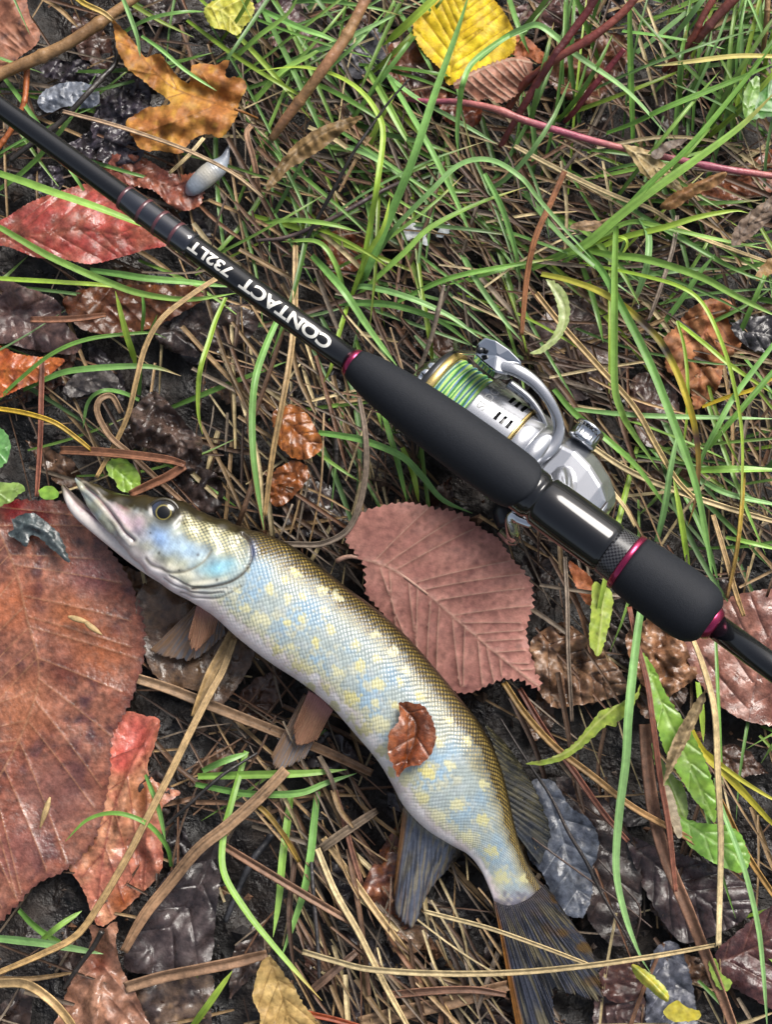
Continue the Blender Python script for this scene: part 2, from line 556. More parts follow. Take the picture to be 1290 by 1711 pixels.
    for d in np.linspace(38, -218, 16):
        t = math.radians(d)
        bw.append(pt(128 - 16 * math.sin(math.radians((d + 90) * 0.7)) ** 2 * 0 - 6, 90 * math.cos(t), 90 * math.sin(t)) if d < 30 else pt(140, 90 * math.cos(t), 90 * math.sin(t)))
    sweep('bail_wire', bw, 0.0007, M_CHROME, reel, nseg=8, n=90)
    # gear housing: faceted loft
    secs = [(352, -60, 66, -60, 40), (366, -62, 80, -66, 54), (395, -62, 84, -70, 58), (430, -58, 78, -68, 56), (462, -48, 66, -58, 48), (484, -36, 52, -42, 38), (493, -26, 42, -28, 24)]
    Vb = []
    for a, y0, y1, z0, z1 in secs:
        c = 18
        y0, y1 = y0 - 4, y1 - 10
        for y, z in ((y0, z0 + c), (y0 + c, z0), (y1 - c, z0), (y1, z0 + c), (y1, z1 - 30), (y1 - 26, z1), (y0 + c, z1 + 4), (y0, z1 - c)):
            Vb.append(pt(a, y, z))
    Fl = grid_faces(len(secs), 8, True).tolist()
    Fl.append(list(range(8))[::-1]); Fl.append([(len(secs) - 1) * 8 + i for i in range(8)])
    o = build('gear_housing', np.array(Vb), Fl, M_SILVER, smooth=False); adopt(o, reel)
    bev = o.modifiers.new('bevel', 'BEVEL'); bev.width = 0.0012; bev.segments = 2
    # stem and foot up to the seat
    st0, st1 = pt(405, -2, 40), rodpt(420) - RZ * 0.007
    sweep('stem', [st0, st0 * 0.5 + st1 * 0.5 + RX * 0.002, st1], [0.0060, 0.0042, 0.0055], M_SILVER, reel, flat=0.8, nseg=14, n=18, up=tuple(RX))
    f0 = rodpt(352) - RZ * 0.0086; f1 = rodpt(486) - RZ * 0.0086
    sweep('foot', [f0, f0 * 0.6 + f1 * 0.4, f1], [0.0022, 0.0048, 0.0022], M_SILVER, reel, flat=0.35, nseg=12, n=16)
    # screw cap on the free side: ribbed chrome
    cO = pt(391, 68, 34)
    pr = [(0, .0030), (.0006, .0048), (.0018, .0050), (.0021, .0046), (.0052, .0046), (.0056, .0050), (.0064, .0048), (.0068, .0036)]
    cap = lathe('screw_cap', cO, RY * 0.985 + RZ * 0.17, RX, np.cross(RY, RX), pr, M_CHROME, reel, nseg=96,
                warp=lambda x, r, T: (x, r * (1 - 0.05 * (np.cos(22 * T) > 0.2) * ((x > .0019) & (x < .0054)))))
    # folded crank on the other side
    c0 = pt(400, -62, 0); c1 = W((858, 900), 0.026)
    sweep('crank_shaft', [c0, pt(402, -78, 0)], 0.0030, M_SILVER, reel, nseg=16, n=6)
    ca = sweep('crank_arm', [pt(402, -76, 0), pt(372, -90, -2), c1, W((838, 886), 0.020)], [0.0026, 0.0022, 0.0024, 0.0018], M_CHROME, reel, flat=0.6, nseg=12, n=26)
    adopt_sub(sweep('crank_knob', [W((848, 880), 0.017), W((846, 858), 0.015), W((842, 838), 0.013)], [0.0032, 0.0046, 0.0030], M_DARKM, reel, nseg=16, n=14), ca)
make_reel()

# ------------------------------------------------------------------ pike
M_FISH = mat('pike_skin', attr=True, rough=0.32, spec=0.42, coat=0.18, coat_rough=0.12, mottle=0.10, mottle_scale=900, sss=0.0, bump=0.12, bump_scale=2200, bump_dist=0.0001)
M_FIN = mat('pike_fin', attr=True, rough=0.25, spec=0.6, coat=0.4, mottle=0.25, mottle_scale=600, transl=0.4, alpha=0.86)
M_FIN2 = mat('pike_paired_fin', attr=True, rough=0.3, spec=0.5, mottle=0.12, mottle_scale=500, transl=0.35, alpha=0.74)
M_EYE = mat('pike_eye', attr=True, rough=0.08, spec=0.45)

DORS = [(126, 797), (150, 806), (180, 818), (212, 827), (245, 829), (275, 831), (305, 839), (340, 856), (385, 873), (430, 889), (480, 909), (530, 944), (580, 983), (630, 1020), (680, 1065), (722, 1112), (762, 1160), (800, 1208), (830, 1264), (849, 1330), (862, 1390), (880, 1440), (900, 1474), (914, 1496), (921, 1512)]
VENT = [(125, 801), (137, 828), (152, 856), (172, 880), (196, 905), (224, 934), (252, 962), (284, 987), (318, 1005), (355, 1028), (400, 1068), (450, 1106), (505, 1142), (552, 1180), (595, 1228), (632, 1272), (655, 1310), (676, 1348), (712, 1385), (755, 1412), (783, 1428), (803, 1452), (818, 1484), (828, 1512), (834, 1532)]
ZC = 0.0215

def make_pike():
    nS, nU, nL = 940, 280, 44
    D = crom(DORS, 400); V_ = crom(VENT, 400)
    # match the two outlines knot by knot
    def knots(pts, n):
        P = np.asarray(pts, float)
        Q = np.vstack([2 * P[0] - P[1], P, 2 * P[-1] - P[-2]])
        u = np.linspace(0, len(P) - 1 - 1e-6, n)
        i = u.astype(int); t = (u - i)[:, None]
        a, b, c, d = Q[i], Q[i + 1], Q[i + 2], Q[i + 3]
        return 0.5 * (2 * b + (c - a) * t + (2 * a - 5 * b + 4 * c - d) * t ** 2 + (3 * b - a - 3 * c + d) * t ** 3)
    d0, v0 = knots(DORS, 4000), knots(VENT, 4000)
    cl = (d0 + v0) / 2
    Ls = np.concatenate([[0], np.cumsum(np.linalg.norm(np.diff(cl, axis=0), axis=1))])
    sl = np.linspace(0, Ls[-1], nS)
    dpx = np.stack([np.interp(sl, Ls, d0[:, k]) for k in (0, 1)], -1)
    vpx = np.stack([np.interp(sl, Ls, v0[:, k]) for k in (0, 1)], -1)
    zc = ZC + 0.0015 * np.sin(np.linspace(0, np.pi, nS))
    zc = zc - 0.010 * sm(0.72, 1.0, sl / Ls[-1]) - 0.002 * sm(0.12, 0.0, sl / Ls[-1])
    Dw, Vw = W(dpx, zc), W(vpx, zc)
    C = (Dw + Vw) / 2
    Hv = (Dw - Vw) / 2
    half = np.linalg.norm(Hv, axis=1)
    u = sl / Ls[-1]
    flat = np.interp(u, [0, 0.05, 0.12, 0.2, 0.3, 0.5, 0.75, 0.88, 1.0], [0.42, 0.55, 0.72, 0.70, 0.66, 0.66, 0.62, 0.46, 0.10])
    Tt = half * flat
    thU = np.linspace(0, np.pi, nU, endpoint=False)
    thL = np.linspace(np.pi, 2 * np.pi, nL, endpoint=False)
    th = np.concatenate([thU, thL])
    ca = np.sign(np.cos(th)) * np.abs(np.cos(th)) ** 0.92
    sa = np.sign(np.sin(th)) * np.abs(np.sin(th)) ** 0.86
    V = C[:, None] + Hv[:, None] * ca[None, :, None]
    V[..., 2] += Tt[:, None] * sa[None]
    px = to_px(V)                                   # where each point of the flank lies
    a = np.repeat(np.cos(th)[None], nS, 0)          # +1 back, -1 belly
    up = np.repeat((np.sin(th) >= 0)[None], nS, 0)
    x, y = px[..., 0], px[..., 1]
    flatpx = px.reshape(-1, 2)
    def dl(line, n=40):
        return seg_dist(flatpx, crom(line, n)).reshape(x.shape)
    # ---- scale lattice along and round the body
    arc = np.concatenate([[0], np.cumsum(np.hypot(np.diff(ca), flat.mean() * np.diff(sa)))])
    ny = (arc / arc[nU])[None, :] * 50.0 * np.ones((nS, 1))   # rows converge towards the tail as on a fish
    pitch = np.interp(u, [0, 0.25, 0.6, 1.0], [7.2, 8.6, 8.6, 5.6])
    nx = np.concatenate([[0], np.cumsum((sl[1:] - sl[:-1]) / pitch[1:])])[:, None] * np.ones_like(ny)
    nx = nx + 0.10 * Noise(61, 9)(nx, ny); ny = ny + 0.16 * Noise(62, 9)(nx, ny)
    dd = np.full(nx.shape, 9.0); fx = np.zeros(nx.shape); hsh = np.zeros(nx.shape)
    j0 = np.round(ny)
    for dj in (-1, 0, 1):
        j = j0 + dj
        i_ = np.round(nx - 0.5 * (j % 2)) + 0.5 * (j % 2)
        ddx, ddy = nx - i_, (ny - j) * 0.52
        d_ = np.hypot(ddx, ddy) * 1.85
        hh_ = np.modf(np.abs(np.sin(i_ * 12.9898 + j * 78.233) * 43758.5453))[0]
        k_ = d_ < dd
        dd = np.where(k_, d_, dd); fx = np.where(k_, ddx, fx); hsh = np.where(k_, hh_, hsh)
    body = sm(372, 430, x * 0.86 + (y - 890) * 0.55 + 35)         # skin behind the gill cover
    body = body * up
    tail_end = 1 - sm(0.985, 1.0, u)[:, None]
    body = body * tail_end
    # ---- colour
    n1, n2, n3 = Noise(11, 120)(x, y), Noise(12, 45)(x, y), Noise(13, 18)(x, y)
    flank = mix(hx('#aab6b4', 1.0), hx('#9ab6ca', 1.0), sm(-0.6, 1.0, n1 + 0.4 * n2))
    flank = mix(flank, hx('#c4c6b2', 1.0), sm(0.2, 1.5, n2 * 0.7 + 0.5 * n3 + 0.2 - 1.1 * a))
    flank = mix(flank, hx('#b8c2c6', 1.0), 0.5 * sm(0.2, 1.5, Noise(15, 70)(x, y) + 0.3 * n3))
    belly = mix(hx('#ece4e2', 1.35), hx('#dccecc', 1.3), sm(-1, 1, n2))
    back = mix(hx('#2a220e'), hx('#3a2f14'), sm(-1, 1, n2))
    ridge = hx('#2b2310')
    c = flank
    yel = hx('#cdc67a', 1.1)
    c = mix(c, yel, 0.18 * sm(-0.35, -0.7, a) * sm(-0.9, 0.6, n2 + 0.6 * n3) * sm(-0.97, -0.8, a))
    kb = sm(-0.58, -0.86, a + 0.05 * n3)
    c = mix(c, belly, kb)
    kback = sm(0.48, 0.72, a + 0.05 * n2 + 0.03 * n3)
    mid = mix(hx('#6f6a44'), hx('#86805a'), sm(-1, 1, n3))
    c = mix(c, mid, sm(0.22, 0.62, a + 0.06 * n2) * (1 - kback) * 0.75)
    c = mix(c, back, kback)
    c = mix(c, ridge, sm(0.90, 0.985, a))
    # scales: pale plate, darker rim; on the back a gold dot in dark skin
    rim = sm(0.62, 0.98, dd)
    sc_amt = body * (1 - 0.6 * kb)
    c = mix(c, c * np.array([0.50, 0.52, 0.46]), rim * sc_amt * (0.42 + 0.5 * kback))
    c = c * (1 + ((hsh - 0.5) * 0.22 * sc_amt)[..., None])
    gold = mix(hx('#d3cfae', 1.05), hx('#c2a552', 1.0), sm(0.3, 0.65, a))
    dot = sm(0.58, 0.26, dd) * sm(0.2, 0.5, a) * (1 - sm(0.86, 0.97, a)) * body
    c = mix(c, gold, dot * (0.35 + 0.45 * hsh))
    # pale yellow spots of the flank
    spots = [(437, 1035, 15), (481, 1040, 8), (450, 983, 9), (481, 1002, 9), (474, 969, 8), (507, 997, 8), (486, 1081, 9), (528, 1074, 9), (505, 1033, 8), (552, 1053, 10), (542, 1021, 8), (495, 1112, 12), (514, 1117, 11), (563, 1124, 11), (601, 1112, 10), (594, 1077, 10), (629, 1100, 8), (587, 1168, 13), (633, 1143, 12), (626, 1175, 8), (636, 1208, 15), (610, 1218, 14), (640, 1255, 12), (678, 1119, 9), (699, 1163, 9), (779, 1239, 9), (750, 1276, 11), (713, 1286, 12), (750, 1203, 8), (626, 1061, 9), (657, 1089, 9), (493, 955, 9), (539, 986, 9), (563, 999, 10), (462, 1086, 10), (518, 1147, 10), (678, 1301, 13), (716, 1291, 12), (706, 1333, 14), (765, 1346, 12), (732, 1364, 14), (807, 1369, 12), (807, 1312, 9), (783, 1397, 13), (821, 1421, 12), (839, 1465, 13), (844, 1505, 11), (875, 1505, 9), (665, 1180, 10), (410, 1015, 9), (395, 985, 7), (545, 1150, 9), (560, 1180, 10), (588, 1200, 9), (655, 1290, 9), (872, 1468, 9), (735, 1240, 9), (690, 1215, 10), (668, 1140, 8)]
    for i, (sx, sy, r) in enumerate(spots):
        ang = 0.62 + 0.5 * math.sin(i)
        ddx, ddy = x - sx, y - sy
        ex = (ddx * math.cos(ang) + ddy * math.sin(ang)) / 1.25
        ey = -ddx * math.sin(ang) + ddy * math.cos(ang)
        q = np.sqrt(ex ** 2 + ey ** 2) / (r * 0.92) + 0.28 * n3 + 0.5 * (hsh - 0.5)
        low = (sx * 0.587 - sy * 0.81) 
        sat = 0.35 + 0.5 * ((i * 37) % 10) / 10
        pale = mix(hx('#dcdcc4', 1.1), hx('#d8cc74', 1.1), np.array(sat))
        c = mix(c, pale * (1 - 0.25 * (rim * sc_amt)[..., None]), sm(1.12, 0.5, q) * up * 0.8)
    # tail root goes violet grey
    c = mix(c, hx('#8d86a0', 0.9) * (0.8 + 0.35 * (1 - rim))[..., None], sm(0.955, 0.985, u)[:, None] * (1 - kback) * 0.7)
    c = mix(c, hx('#5f5c68') * (0.8 + 0.5 * (1 - rim))[..., None], sm(0.960, 0.992, u[:, None] + 0.010 * n3) * 0.85)
    # ---- head
    headm = (1 - sm(372, 430, x * 0.86 + (y - 890) * 0.55 + 35)) * up
    hc = mix(hx('#98a4a6', 1.0), hx('#a4a894', 1.0), sm(-1, 1, n2))
    def blob(cx_, cy_, rx, ry, ang):
        ddx, ddy = x - cx_, y - cy_
        ex = (ddx * math.cos(ang) + ddy * math.sin(ang)) / rx
        ey = (-ddx * math.sin(ang) + ddy * math.cos(ang)) / ry
        return np.exp(-(ex ** 2 + ey ** 2))
    hc = mix(hc, hx('#7fb4c6', 1.15), np.clip(blob(378, 948, 42, 15, -0.15) * 1.2, 0, 1))
    hc = mix(hc, hx('#86a2cc', 1.1), np.clip(blob(268, 900, 22, 15, 0.7) * 1.1, 0, 1))
    hc = mix(hc, hx('#9db8cf', 1.2), np.clip(blob(312, 918, 40, 14, 0.35), 0, 1) * 0.8)
    hc = mix(hc, hx('#d6d2bd', 1.2), np.clip(blob(300, 955, 46, 10, 0.35), 0, 1) * 0.8)
    hc = mix(hc, hx('#dccfcb', 1.2), np.clip(blob(250, 945, 60, 14, 0.75), 0, 1) * 0.9)
    hc = mix(hc, hx('#c7a9b6', 1.05), np.clip(blob(205, 866, 40, 12, 0.75), 0, 1) * 0.8)
    hc = mix(hc, hx('#a98fa0', 1.0), np.clip(blob(232, 872, 14, 14, 0), 0, 1) * 0.8)
    hc = mix(hc, hx('#7a3c4a', 1.0), np.clip(blob(205, 846, 16, 6, 0.6), 0, 1) * 0.75)
    hc = mix(hc, hx('#7f8a86', 1.0), np.clip(blob(330, 880, 34, 16, 0.4), 0, 1) * 0.6)
    hc = hc * (1.08 + 0.10 * n3 + 0.07 * Noise(16, 7)(x, y) + 0.05 * Noise(17, 3.2)(x, y))[..., None]
    toph = sm(0.34, 0.62, a + 0.06 * n3 + 0.24 * sm(320, 200, x) - 0.10 * sm(300, 380, x))
    hc = mix(hc, mix(hx('#2a2414'), hx('#3a331c'), sm(-1, 1, n2)), toph)
    hc = mix(hc, ridge, sm(0.85, 0.98, a) * 0.8)
    # cheek scales shine as small gold beads below the skull roof
    cheek = sm(0.15, 0.35, a) * (1 - sm(0.62, 0.80, a)) * sm(296, 318, x) * (1 - sm(405, 416, x)) * up
    cheek = np.maximum(cheek, np.clip(blob(380, 912, 34, 12, 0.2) * 1.3, 0, 1)) * up
    hc = mix(hc, hx('#676a52'), cheek * 0.55)
    hc = mix(hc, hx('#dcd3a4', 1.2), cheek * sm(0.75, 0.35, dd) * (0.5 + 0.4 * hsh))
    hc = mix(hc, belly, sm(-0.60, -0.88, a) * sm(190, 260, x))
    opr = [(404, 893), (416, 905), (421, 925), (415, 945), (402, 961), (380, 974), (350, 981), (322, 983)]
    pre = [(352, 921), (340, 938), (322, 950), (300, 957), (278, 956), (258, 948), (244, 934)]
    br1 = [(282, 962), (310, 976), (345, 984), (378, 982)]
    br2 = [(272, 968), (305, 984), (340, 992), (372, 990)]
    br3 = [(300, 992), (335, 1000), (370, 998), (402, 980)]
    jaw = [(140, 812), (165, 834), (188, 862), (206, 886), (220, 904)]
    d_op, d_pre, d_jaw = dl(opr), dl(pre), dl(jaw)
    db = np.minimum(np.minimum(dl(br1), dl(br2)), dl(br3))
    c = mix(c, hc, headm)
    edge = np.exp(-(d_op / 2.4) ** 2) * up
    c = mix(c, hx('#3f3424'), edge * 0.9)
    c = mix(c, hx('#e0d9c8', 1.2), np.exp(-((d_op - 9) / 4) ** 2) * up * 0.45 * sm(-0.1, -0.4, a))
    c = mix(c, hx('#4a5a86'), np.clip(blob(424, 922, 6, 16, -0.1), 0, 1) * 0.8 * up)
    c = mix(c, hx('#2c281e'), np.exp(-(np.hypot(x - 272, y - 857) / 27) ** 6) * up * 0.85)
    c = mix(c, hx('#8a8470'), np.exp(-(d_pre / 2.2) ** 2) * 0.7 * up)
    c = mix(c, hx('#8d8a80'), np.exp(-(db / 1.6) ** 2) * 0.6 * up)
    c = mix(c, hx('#7c4a55'), np.exp(-(d_jaw / 2.0) ** 2) * 0.7 * up)
    c = mix(c, hx('#a89c8c', 1.0), np.exp(-((d_jaw - 6) / 3) ** 2) * 0.4 * up)
    for (sx, sy, r) in ((266, 924, 2.6), (330, 927, 3), (362, 969, 2.6), (299, 953, 2), (250, 890, 2)):
        c = mix(c, hx('#2c2a26'), np.exp(-((x - sx) ** 2 + (y - sy) ** 2) / r ** 2) * up * 0.8)
    # ---- relief
    disp = body * 0.00022 * (1 - np.clip(dd, 0, 1) ** 2) * (0.6 + 0.8 * (fx + 0.5)) * (1 - 0.6 * kb)
    disp = disp + cheek * 0.00016 * (1 - np.clip(dd, 0, 1) ** 2)
    inner = (x - 300) * 0.0
    opc = sm(14, 0, d_op) * headm                       # gill cover edge stands proud of the body
    disp = disp + up * (0.0009 * opc - 0.0007 * np.exp(-((d_op) / 3.0) ** 2))
    disp = disp - up * 0.00035 * np.exp(-(d_pre / 3.5) ** 2) - up * 0.0003 * np.exp(-(db / 2.0) ** 2)
    disp = disp - up * 0.0006 * np.exp(-(d_jaw / 2.8) ** 2) + up * 0.0003 * np.exp(-((d_jaw - 7) / 4) ** 2)
    dey = np.hypot(x - 272, y - 857)
    disp = disp - up * 0.0016 * np.exp(-(dey / 15) ** 4) + up * 0.0003 * np.exp(-((dey - 27) / 5) ** 2)
    disp = disp + up * 0.0004 * Noise(21, 60)(x, y) * headm
    # outward normals from the rings
    Pu = np.gradient(V, axis=0); Pv = np.roll(V, -1, 1) - np.roll(V, 1, 1)
    Nn = np.cross(Pu, Pv); Nn /= np.linalg.norm(Nn, axis=-1)[..., None] + 1e-12
    outw = np.sum(Nn * (V - C[:, None]), -1)
    Nn = Nn * np.where(outw.mean() < 0, -1, 1)
    V = V + Nn * disp[..., None]
    fish = empty('pike', (float(C[nS // 2, 0]), float(C[nS // 2, 1]), 0.006), 'young pike with pale spots on silvery blue flank lying on its side in the litter', 'fish')
    nv = nU + nL
    Fl = grid_faces(nS, nv, True).tolist()
    Fl.append(list(range(nv))[::-1]); Fl.append([(nS - 1) * nv + i for i in range(nv)])
    o = build('body', V, Fl, M_FISH, c)
    adopt(o, fish)
    # ---- lower jaw, opened a little
    je = [(101, 814), (108, 838), (122, 862), (146, 884), (180, 912), (215, 940), (250, 964), (290, 988)]
    ji = [(106, 809), (122, 824), (140, 840), (163, 858), (192, 880), (226, 908), (262, 938), (304, 970)]
    n = 120
    E, I = knots(je, n), knots(ji, n)
    zz = np.interp(np.linspace(0, 1, n), [0, 0.3, 1], [0.0150, 0.0170, 0.0200])
    Ew, Iw = W(E, zz), W(I, zz)
    Cj = (Ew + Iw) / 2; Hj = (Iw - Ew) / 2
    t2 = np.linspace(0, 2 * np.pi, 40, endpoint=False)
    hh = np.linalg.norm(Hj, axis=1) * np.interp(np.linspace(0, 1, n), [0, 0.2, 0.7, 1], [0.8, 0.75, 0.7, 0.55])
    Vj = Cj[:, None] + Hj[:, None] * np.cos(t2)[None, :, None]
    Vj[..., 2] += hh[:, None] * np.sin(t2)[None]
    uu = np.repeat(np.linspace(0, 1, n)[:, None], 40, 1); aj = np.repeat(np.cos(t2)[None], n, 0)
    pj = to_px(Vj)
    cj = mix(hx('#dcd2cc', 1.25), hx('#c0aab0', 1.1), sm(-0.2, 0.5, aj + 0.15 * Noise(31, 20)(pj[..., 0], pj[..., 1])))
    cj = mix(cj, hx('#a26a7a'), np.exp(-((aj - 0.55) / 0.16) ** 2) * sm(0.1, 0.3, uu) * 0.7)
    cj = mix(cj, hx('#5d5636'), sm(0.16, 0.0, uu + 0.03 * aj) * 0.9)
    cj = mix(cj, hx('#4a4030'), sm(0.0, 0.5, aj) * sm(0.50, 0.25, uu) * 0.85)
    Vj[..., 2] -= 0.0006 * np.exp(-((aj - 0.55) / 0.14) ** 2) * (np.sin(t2)[None] > 0)
    Fl = grid_faces(n, 40, True).tolist(); Fl.append(list(range(40))[::-1]); Fl.append([(n - 1) * 40 + i for i in range(40)])
    o = build('lower_jaw', Vj, Fl, M_FISH, cj); adopt(o, fish)
    # tongue side / teeth are hidden; dark mouth lining
    # ---- eye
    ctr = W((272, 857), 0.0)[:2]
    k = np.argmin(np.hypot(x - 272, y - 857) + 1e6 * ~up)
    zt = V.reshape(-1, 3)[k, 2]
    ex0 = W((272, 857), zt + 0.0006)
    nr, na = 26, 48
    rr = np.linspace(0, 1, nr); ta = np.linspace(0, 2 * np.pi, na, endpoint=False)
    RR, TA = np.meshgrid(rr, ta, indexing='ij')
    er = 0.0047
    Ve = np.stack([ex0[0] + er * RR * np.cos(TA), ex0[1] + er * 0.93 * RR * np.sin(TA), ex0[2] + 0.0019 * np.sqrt(np.clip(1 - RR ** 2, 0, 1)) - 0.0010], -1)
    qx, qy = RR * np.cos(TA) - 0.05, RR * np.sin(TA) - 0.02
    pr = np.hypot(qx * 1.05, qy)
    ce = mix(hx('#181714'), hx('#2a2722'), sm(0.3, 1.0, Noise(41, 1.2)(qx, qy)))
    ce = mix(ce, hx('#45506a'), sm(0.1, 0.9, -qx + 0.3 * qy) * 0.6)  # bluish reflection painted into the colour on one side of the iris
    ce = mix(ce, hx('#9a8e4a', 1.1), np.exp(-((pr - 0.52) / 0.05) ** 2) * 0.8)
    ce = mix(ce, hx('#050608'), sm(0.50, 0.44, pr))
    ce = mix(ce, hx('#1a1610'), sm(0.86, 0.97, RR))
    o = build('eye', Ve, grid_faces(nr, na, True), M_EYE, ce); adopt(o, fish); eye = o
    ring = []
    for tq in np.linspace(0, 2 * np.pi, 40):
        ring.append((ex0[0] + (er * 1.02) * math.cos(tq), ex0[1] + er * 0.95 * math.sin(tq), ex0[2] - 0.0009))
    g = sweep('eye_rim', ring, 0.0007, M_FISH, None, nseg=8, n=90, col=lambda t: mix(hx('#1f1c14'), hx('#3a3424'), 0.5 + 0.5 * np.sin(t * 9)))
    adopt_sub(g, eye)

    # ---- fins: ruled between the root and the outer edge, one ridge per ray
    def fin(name, root, outer, z_root, z_out, rays, colf, ridge=0.00022, nr=30, nu=None, wave=0.0005, label=None):
        nu = nu or rays * 8
        A, B = crom(root, nu), crom(outer, nu)
        zr = np.interp(np.linspace(0, 1, nu), np.linspace(0, 1, len(np.atleast_1d(z_root))), np.atleast_1d(z_root))
        zo = np.interp(np.linspace(0, 1, nu), np.linspace(0, 1, len(np.atleast_1d(z_out))), np.atleast_1d(z_out))
        r = np.linspace(0, 1, nr)[None, :, None]
        rg = np.random.default_rng(len(name) + rays)
        ragged = 1 - 0.035 * np.abs(np.interp(np.linspace(0, 1, nu), np.linspace(0, 1, rays * 2), rg.normal(0, 1, rays * 2)))
        B = A + (B - A) * ragged[:, None]
        P = A[:, None] * (1 - r) + B[:, None] * r
        U = np.repeat(np.linspace(0, 1, nu)[:, None], nr, 1); Rr = np.repeat(np.linspace(0, 1, nr)[None], nu, 0)
        ph = U * rays
        ray = 0.5 + 0.5 * np.cos(2 * np.pi * (ph + 0.0))
        branch = 0.5 + 0.5 * np.cos(2 * np.pi * ph * 2)
        rel = ray * (1 - 0.5 * Rr) + branch * 0.5 * Rr
        Z = zr[:, None] * (1 - Rr) + zo[:, None] * Rr + ridge * rel + wave * np.sin(U * 9 + 3 * Rr) * Rr
        Vf = W(P, Z)
        cc = colf(U, Rr, rel, P[..., 0], P[..., 1])
        o = build(name, Vf, grid_faces(nu, nr), M_FIN2 if name.startswith('pe') else M_FIN, cc)
        so = o.modifiers.new('thickness', 'SOLIDIFY'); so.thickness = 0.0003; so.offset = -1
        if label: tag(o, label)
        adopt(o, fish)
        return o
    def streak(seed, P, U, Rr, lo, hi):
        return sm(lo, hi, Noise(seed, 0.10)(U, Rr * 0.12) + 0.5 * Noise(seed + 1, 0.035)(U, Rr * 0.05))
    def c_anal(U, R, rel, X, Y):
        cc = mix(hx('#7f879a', 1.0), hx('#aaa290', 1.05), streak(71, None, U, R, -0.2, 1.0))
        cc = mix(cc, hx('#333640'), streak(75, None, U, R, 0.3, 1.2) * 0.7)
        cc = mix(cc, hx('#a8733a', 1.05), sm(0.14, 0.05, U) * 0.95)
        cc = mix(cc, hx('#a8845a'), sm(0.5, 1.0, R) * streak(78, None, U, R, 0.0, 1.0) * 0.6)
        cc = mix(cc, hx('#3c3726'), sm(0.7, 0.95, U) * 0.8)
        cc = mix(cc, hx('#b9b39a', 1.1), sm(0.10, 0.0, R) * 0.6)
        return cc * (0.85 + 0.25 * rel)[..., None]
    fin('anal_fin', [(674, 1346), (702, 1376), (740, 1402), (776, 1421)], [(657, 1488), (663, 1530), (690, 1551), (718, 1490), (777, 1424)], [0.020, 0.019, 0.018], [0.009, 0.008, 0.010], 16, c_anal, label='blue grey anal fin with ochre leading edge')
    def c_dors(U, R, rel, X, Y):
        cc = mix(hx('#3a3a30'), hx('#6f684a'), streak(81, None, U, R, -0.4, 0.9))
        cc = mix(cc, hx('#1f2228'), sm(0.2, 1.0, Noise(83, 30)(X, Y)) * 0.7)
        cc = mix(cc, hx('#4f586b'), sm(0.6, 1.0, U) * 0.5)
        return cc * (0.8 + 0.35 * rel)[..., None]
    fin('dorsal_fin', [(808, 1208), (824, 1246), (838, 1296), (850, 1342), (864, 1396)], [(842, 1240), (880, 1292), (906, 1346), (921, 1396), (902, 1446)], [0.019, 0.017, 0.014], [0.013, 0.012, 0.010], 18, c_dors, label='dark mottled dorsal fin')
    def c_tail(U, R, rel, X, Y):
        cc = mix(hx('#4c5060'), hx('#837a62'), streak(91, None, U, R, -0.3, 0.9))
        cc = mix(cc, hx('#191b22'), streak(94, None, U, R, 0.0, 1.1) * 0.8)
        cc = mix(cc, hx('#7a5a22'), sm(0.45, 0.75, U) * sm(0.1, 1.1, Noise(97, 60)(X, Y) + 0.3) * 0.8)
        cc = mix(cc, hx('#b0742a', 1.05), sm(0.055, 0.02, U) * 0.95)
        cc = mix(cc, hx('#6f6c78', 0.9), sm(0.24, 0.04, R + 0.05 * np.sin(U * 47) + 0.03 * np.sin(U * 131)) * 0.7)
        cc = mix(cc, hx('#15161a'), sm(0.95, 1.0, U) * 0.7)
        return cc * (0.75 + 0.45 * rel)[..., None]
    fin('tail_fin', [(826, 1506), (844, 1513), (864, 1511), (886, 1500), (902, 1486), (911, 1479)], [(868, 1745), (905, 1752), (930, 1735), (926, 1662), (962, 1664), (1008, 1672), (992, 1592), (968, 1558)], [0.0140, 0.0140, 0.0140], [0.006, 0.008, 0.009, 0.008, 0.007], 30, c_tail, nr=46, nu=330, ridge=0.00035, label='forked tail fin with orange lower edge')
    def c_fore(U, R, rel, X, Y):
        cc = mix(hx('#b8886c'), hx('#c69c7c'), 0.6 * streak(101, None, U, R, -0.5, 0.8))
        cc = mix(cc, hx('#d89c94', 1.1), sm(0.5, 0.0, R))
        return cc * (0.92 + 0.14 * rel)[..., None]
    def c_rear(U, R, rel, X, Y):
        cc = mix(hx('#b89a80'), hx('#9c9ca2'), streak(105, None, U, R, -0.5, 0.8))
        cc = mix(cc, hx('#9a744e'), sm(0.4, 0.0, U) * 0.6)
        return cc * (0.82 + 0.3 * rel)[..., None]
    fin('pectoral_fin', [(330, 1006), (350, 1008), (368, 1022)], [(314, 1066), (324, 1090), (357, 1058)], [0.021, 0.021], [0.0185, 0.017], 13, c_fore, label='brown pectoral fin with pink root')
    fin('pectoral_fin', [(326, 1012), (348, 1018), (372, 1036)], [(246, 1090), (318, 1104), (376, 1062)], [0.012, 0.012], [0.0108, 0.0108], 15, c_rear, label='translucent pectoral fin of the far side')
    fin('pelvic_fin', [(516, 1154), (536, 1166), (556, 1186)], [(490, 1216), (496, 1246), (528, 1238)], [0.019, 0.019], [0.0165, 0.016], 13, c_fore, label='brown pelvic fin')
    fin('pelvic_fin', [(508, 1158), (524, 1170), (548, 1192)], [(450, 1270), (466, 1290), (508, 1268)], [0.013, 0.013], [0.0125, 0.0125], 12, c_rear, label='translucent pelvic fin of the far side')
make_pike()

